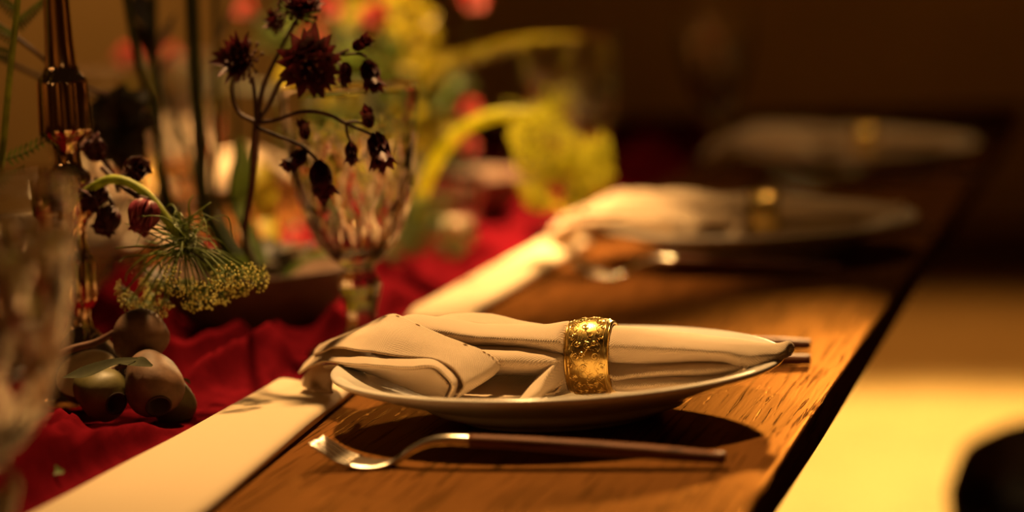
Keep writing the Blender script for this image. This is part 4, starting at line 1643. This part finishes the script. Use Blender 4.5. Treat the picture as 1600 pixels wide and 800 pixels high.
stem_thing('dark_twig', [P(-20, 80, .2), P(30, 105, .2), P(75, 125, .2), P(150, 150, .2)], [.0016, .0016, .0014, .0012], M['stem_brown'], 'blurred dark twig below the slanting twig at the left edge', 'twig')

# ------------------------------------------------------------------ far arrangement: coral flowers, leaves, foxtail
random.seed(31)
FC = Vector((-0.33, 1.02, 0.03))
k = 0
for px, py, y, s, where in ((586, 36, .80, .017, 'brightest, above the goblet'), (512, 22, .84, .016, 'at the top left of the goblet'), (490, 66, .86, .013, 'just behind the big maroon star flower'), (735, 8, .92, .018, 'at the top edge right of the goblet'),
                            (735, 178, .92, .013, 'beside the arch of the lime flower'), (730, 235, .92, .012, 'under the arch of the lime flower'), (388, 22, .88, .012, 'at the top edge above the maroon sprig'), (203, 98, 1.0, .018, 'behind the leftmost dark stem'),
                            (428, 372, .62, .010, 'low behind the maroon flower stem'), (468, 376, .64, .010, 'low at the left of the goblet base'), (372, 392, .60, .009, 'low behind the bowl rim'), (265, 92, 1.02, .012, 'faint between the dark stems')):
    c = P(px, py, y)
    root = Vector((FC.x + random.uniform(-.02, .02), FC.y + random.uniform(-.02, .02), .03)) if py < 300 else Vector((c.x - .02, c.y + .04, .012))
    t = thing('coral_flower', root, 'blurred coral pink flower ' + where, 'flower', 'coral flowers of the far arrangement')
    v, f = tube([root, root.lerp(c, .5) + Vector((0, 0, .02)), c], [.0018, .0016, .0014], 6, 16)
    mk('stalk', v, f, M['stem'], t, True, root)
    flower_cup(t, root, c, (CAM - c).normalized() * .8 + Vector((random.uniform(-.4, .4), 0, .5)), s * 1.15, M['pink'], ((7, .75, 1.0), (6, .5, .8), (5, .25, .6)))
for i, (px, py, where) in enumerate([(462, 30, 'behind the topmost maroon star flower'), (545, 14, 'at the top edge between two coral flowers'), (610, 92, 'just above the right side of the goblet rim'), (640, 52, 'right of the brightest coral flower'), (556, 120, 'directly behind the goblet rim'),
                                     (450, 130, 'behind the stalks of the maroon sprig'), (692, 140, 'under the foxtail frond'), (658, 205, 'right of the goblet bowl'), (425, 70, 'between the two left maroon star flowers'), (622, 8, 'at the top edge right of the coral flowers'), (470, 210, 'seen through the left of the goblet'), (580, 250, 'seen through the right of the goblet')]):
    yl = .80 + .30 * random.random()
    e = P(px, py, yl)
    r0 = Vector((FC.x + random.uniform(-.03, .03), FC.y + random.uniform(-.03, .03), .03))
    t = thing('leafy_sprig', r0, 'blurred yellow-green leafy sprig ' + where, 'foliage', 'leafy sprigs of the far arrangement')
    v, f = tube([r0, r0.lerp(e, .55) + Vector((0, 0, .02)), e], [.0016, .0014, .001], 6, 14)
    mk('stalk', v, f, M['stem'], t, True, r0)
    for q in (.55, .62, .68, .74, .79, .84, .88, .91, .94, .97, .99, 1.0):
        p = r0.lerp(e, q) + Vector((0, 0, .02)) * (4 * q * (1 - q))
        d = Vector((random.uniform(-1, 1), random.uniform(-.5, .5), random.uniform(-.2, 1))).normalized() * random.uniform(.02, .036)
        v, f = leaf_blade([p, p + d * .5 + Vector((0, 0, .003)), p + d], [.001, .010, .0008], .25, (0, -1, .4), 9)
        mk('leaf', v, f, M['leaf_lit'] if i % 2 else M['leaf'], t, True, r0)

# foxtail frond arching to the right
random.seed(41)
pts = [Vector((FC.x + .02, FC.y - .02, .03)), P(636, 260, .93), P(650, 160, .90), P(700, 105, .88), P(780, 76, .87), P(850, 62, .87), P(905, 62, .87)]
t = thing('foxtail_frond', pts[0], 'blurred golden foxtail frond arching right above the lime flower', 'frond')
v, f = tube(pts, [.002, .002, .002, .0018, .0016, .0012, .0006], 7, 40)
mk('stalk', v, f, M['stem_light'], t, True, pts[0])
mb = MB()
cv = cr(pts, 240)
for i in range(90, 238):
    q = (i - 90) / 148
    for k in range(5):
        a = random.uniform(0, 2 * PI)
        t_ = (cv[min(i + 1, 239)] - cv[i - 1]).normalized()
        x_, y_, _ = frame_of(t_)
        d = (x_ * math.cos(a) + y_ * math.sin(a)) + t_ * .8
        e = cv[i] + d.normalized() * .012 * (1 - .6 * q)
        v, f = tube([cv[i], e], [.0007, .0004], 3, None, False)
        mb.add(v, f)
tag(mb.build('bristles', M['leaf_lit'], t, pts[0]), kind='stuff')


# ------------------------------------------------------------------ votive glass behind the goblet
def build_votive(loc, label):
    t = thing('votive_glass', loc, label, 'candle holder')
    n = 72
    prof = [(.016, 0), (.020, .003), (.024, .018), (.028, .036), (.031, .054), (.0315, .058), (.0298, .058), (.0285, .050), (.0255, .034), (.0215, .018), (.018, .008), (.0005, .0075)]
    v, f = [], []
    for i, (r, z) in enumerate(prof):
        for k in range(n):
            a = 2 * PI * k / n
            rr = r - (.0012 * (1 - abs(math.cos(a * 6))) if 1 < i < 5 else 0)
            v.append((rr * math.cos(a), rr * math.sin(a), z))
    for i in range(len(prof) - 1):
        for k in range(n):
            f.append((i * n + k, i * n + (k + 1) % n, (i + 1) * n + (k + 1) % n, (i + 1) * n + k))
    f.append(tuple(range(n))[::-1])
    f.append(tuple(range((len(prof) - 1) * n, len(prof) * n)))
    mk('cup', v, f, M['glass'], t)
    v, f = lathe([(.0005, .0085), (.016, .0085), (.0175, .012), (.0185, .020), (.0005, .0205)], 32, (0, 0, 0), False)
    mk('wax', v, f, M['wax'], t)
    v, f = tube([(0, 0, .020), (.0005, 0, .024), (.001, 0, .027)], .0005, 5)
    mk('wick', v, f, M['hole'], t)
    return t


build_votive((-0.285, 0.83, 0.0012), 'small cut glass votive glowing behind the dark green dill head')
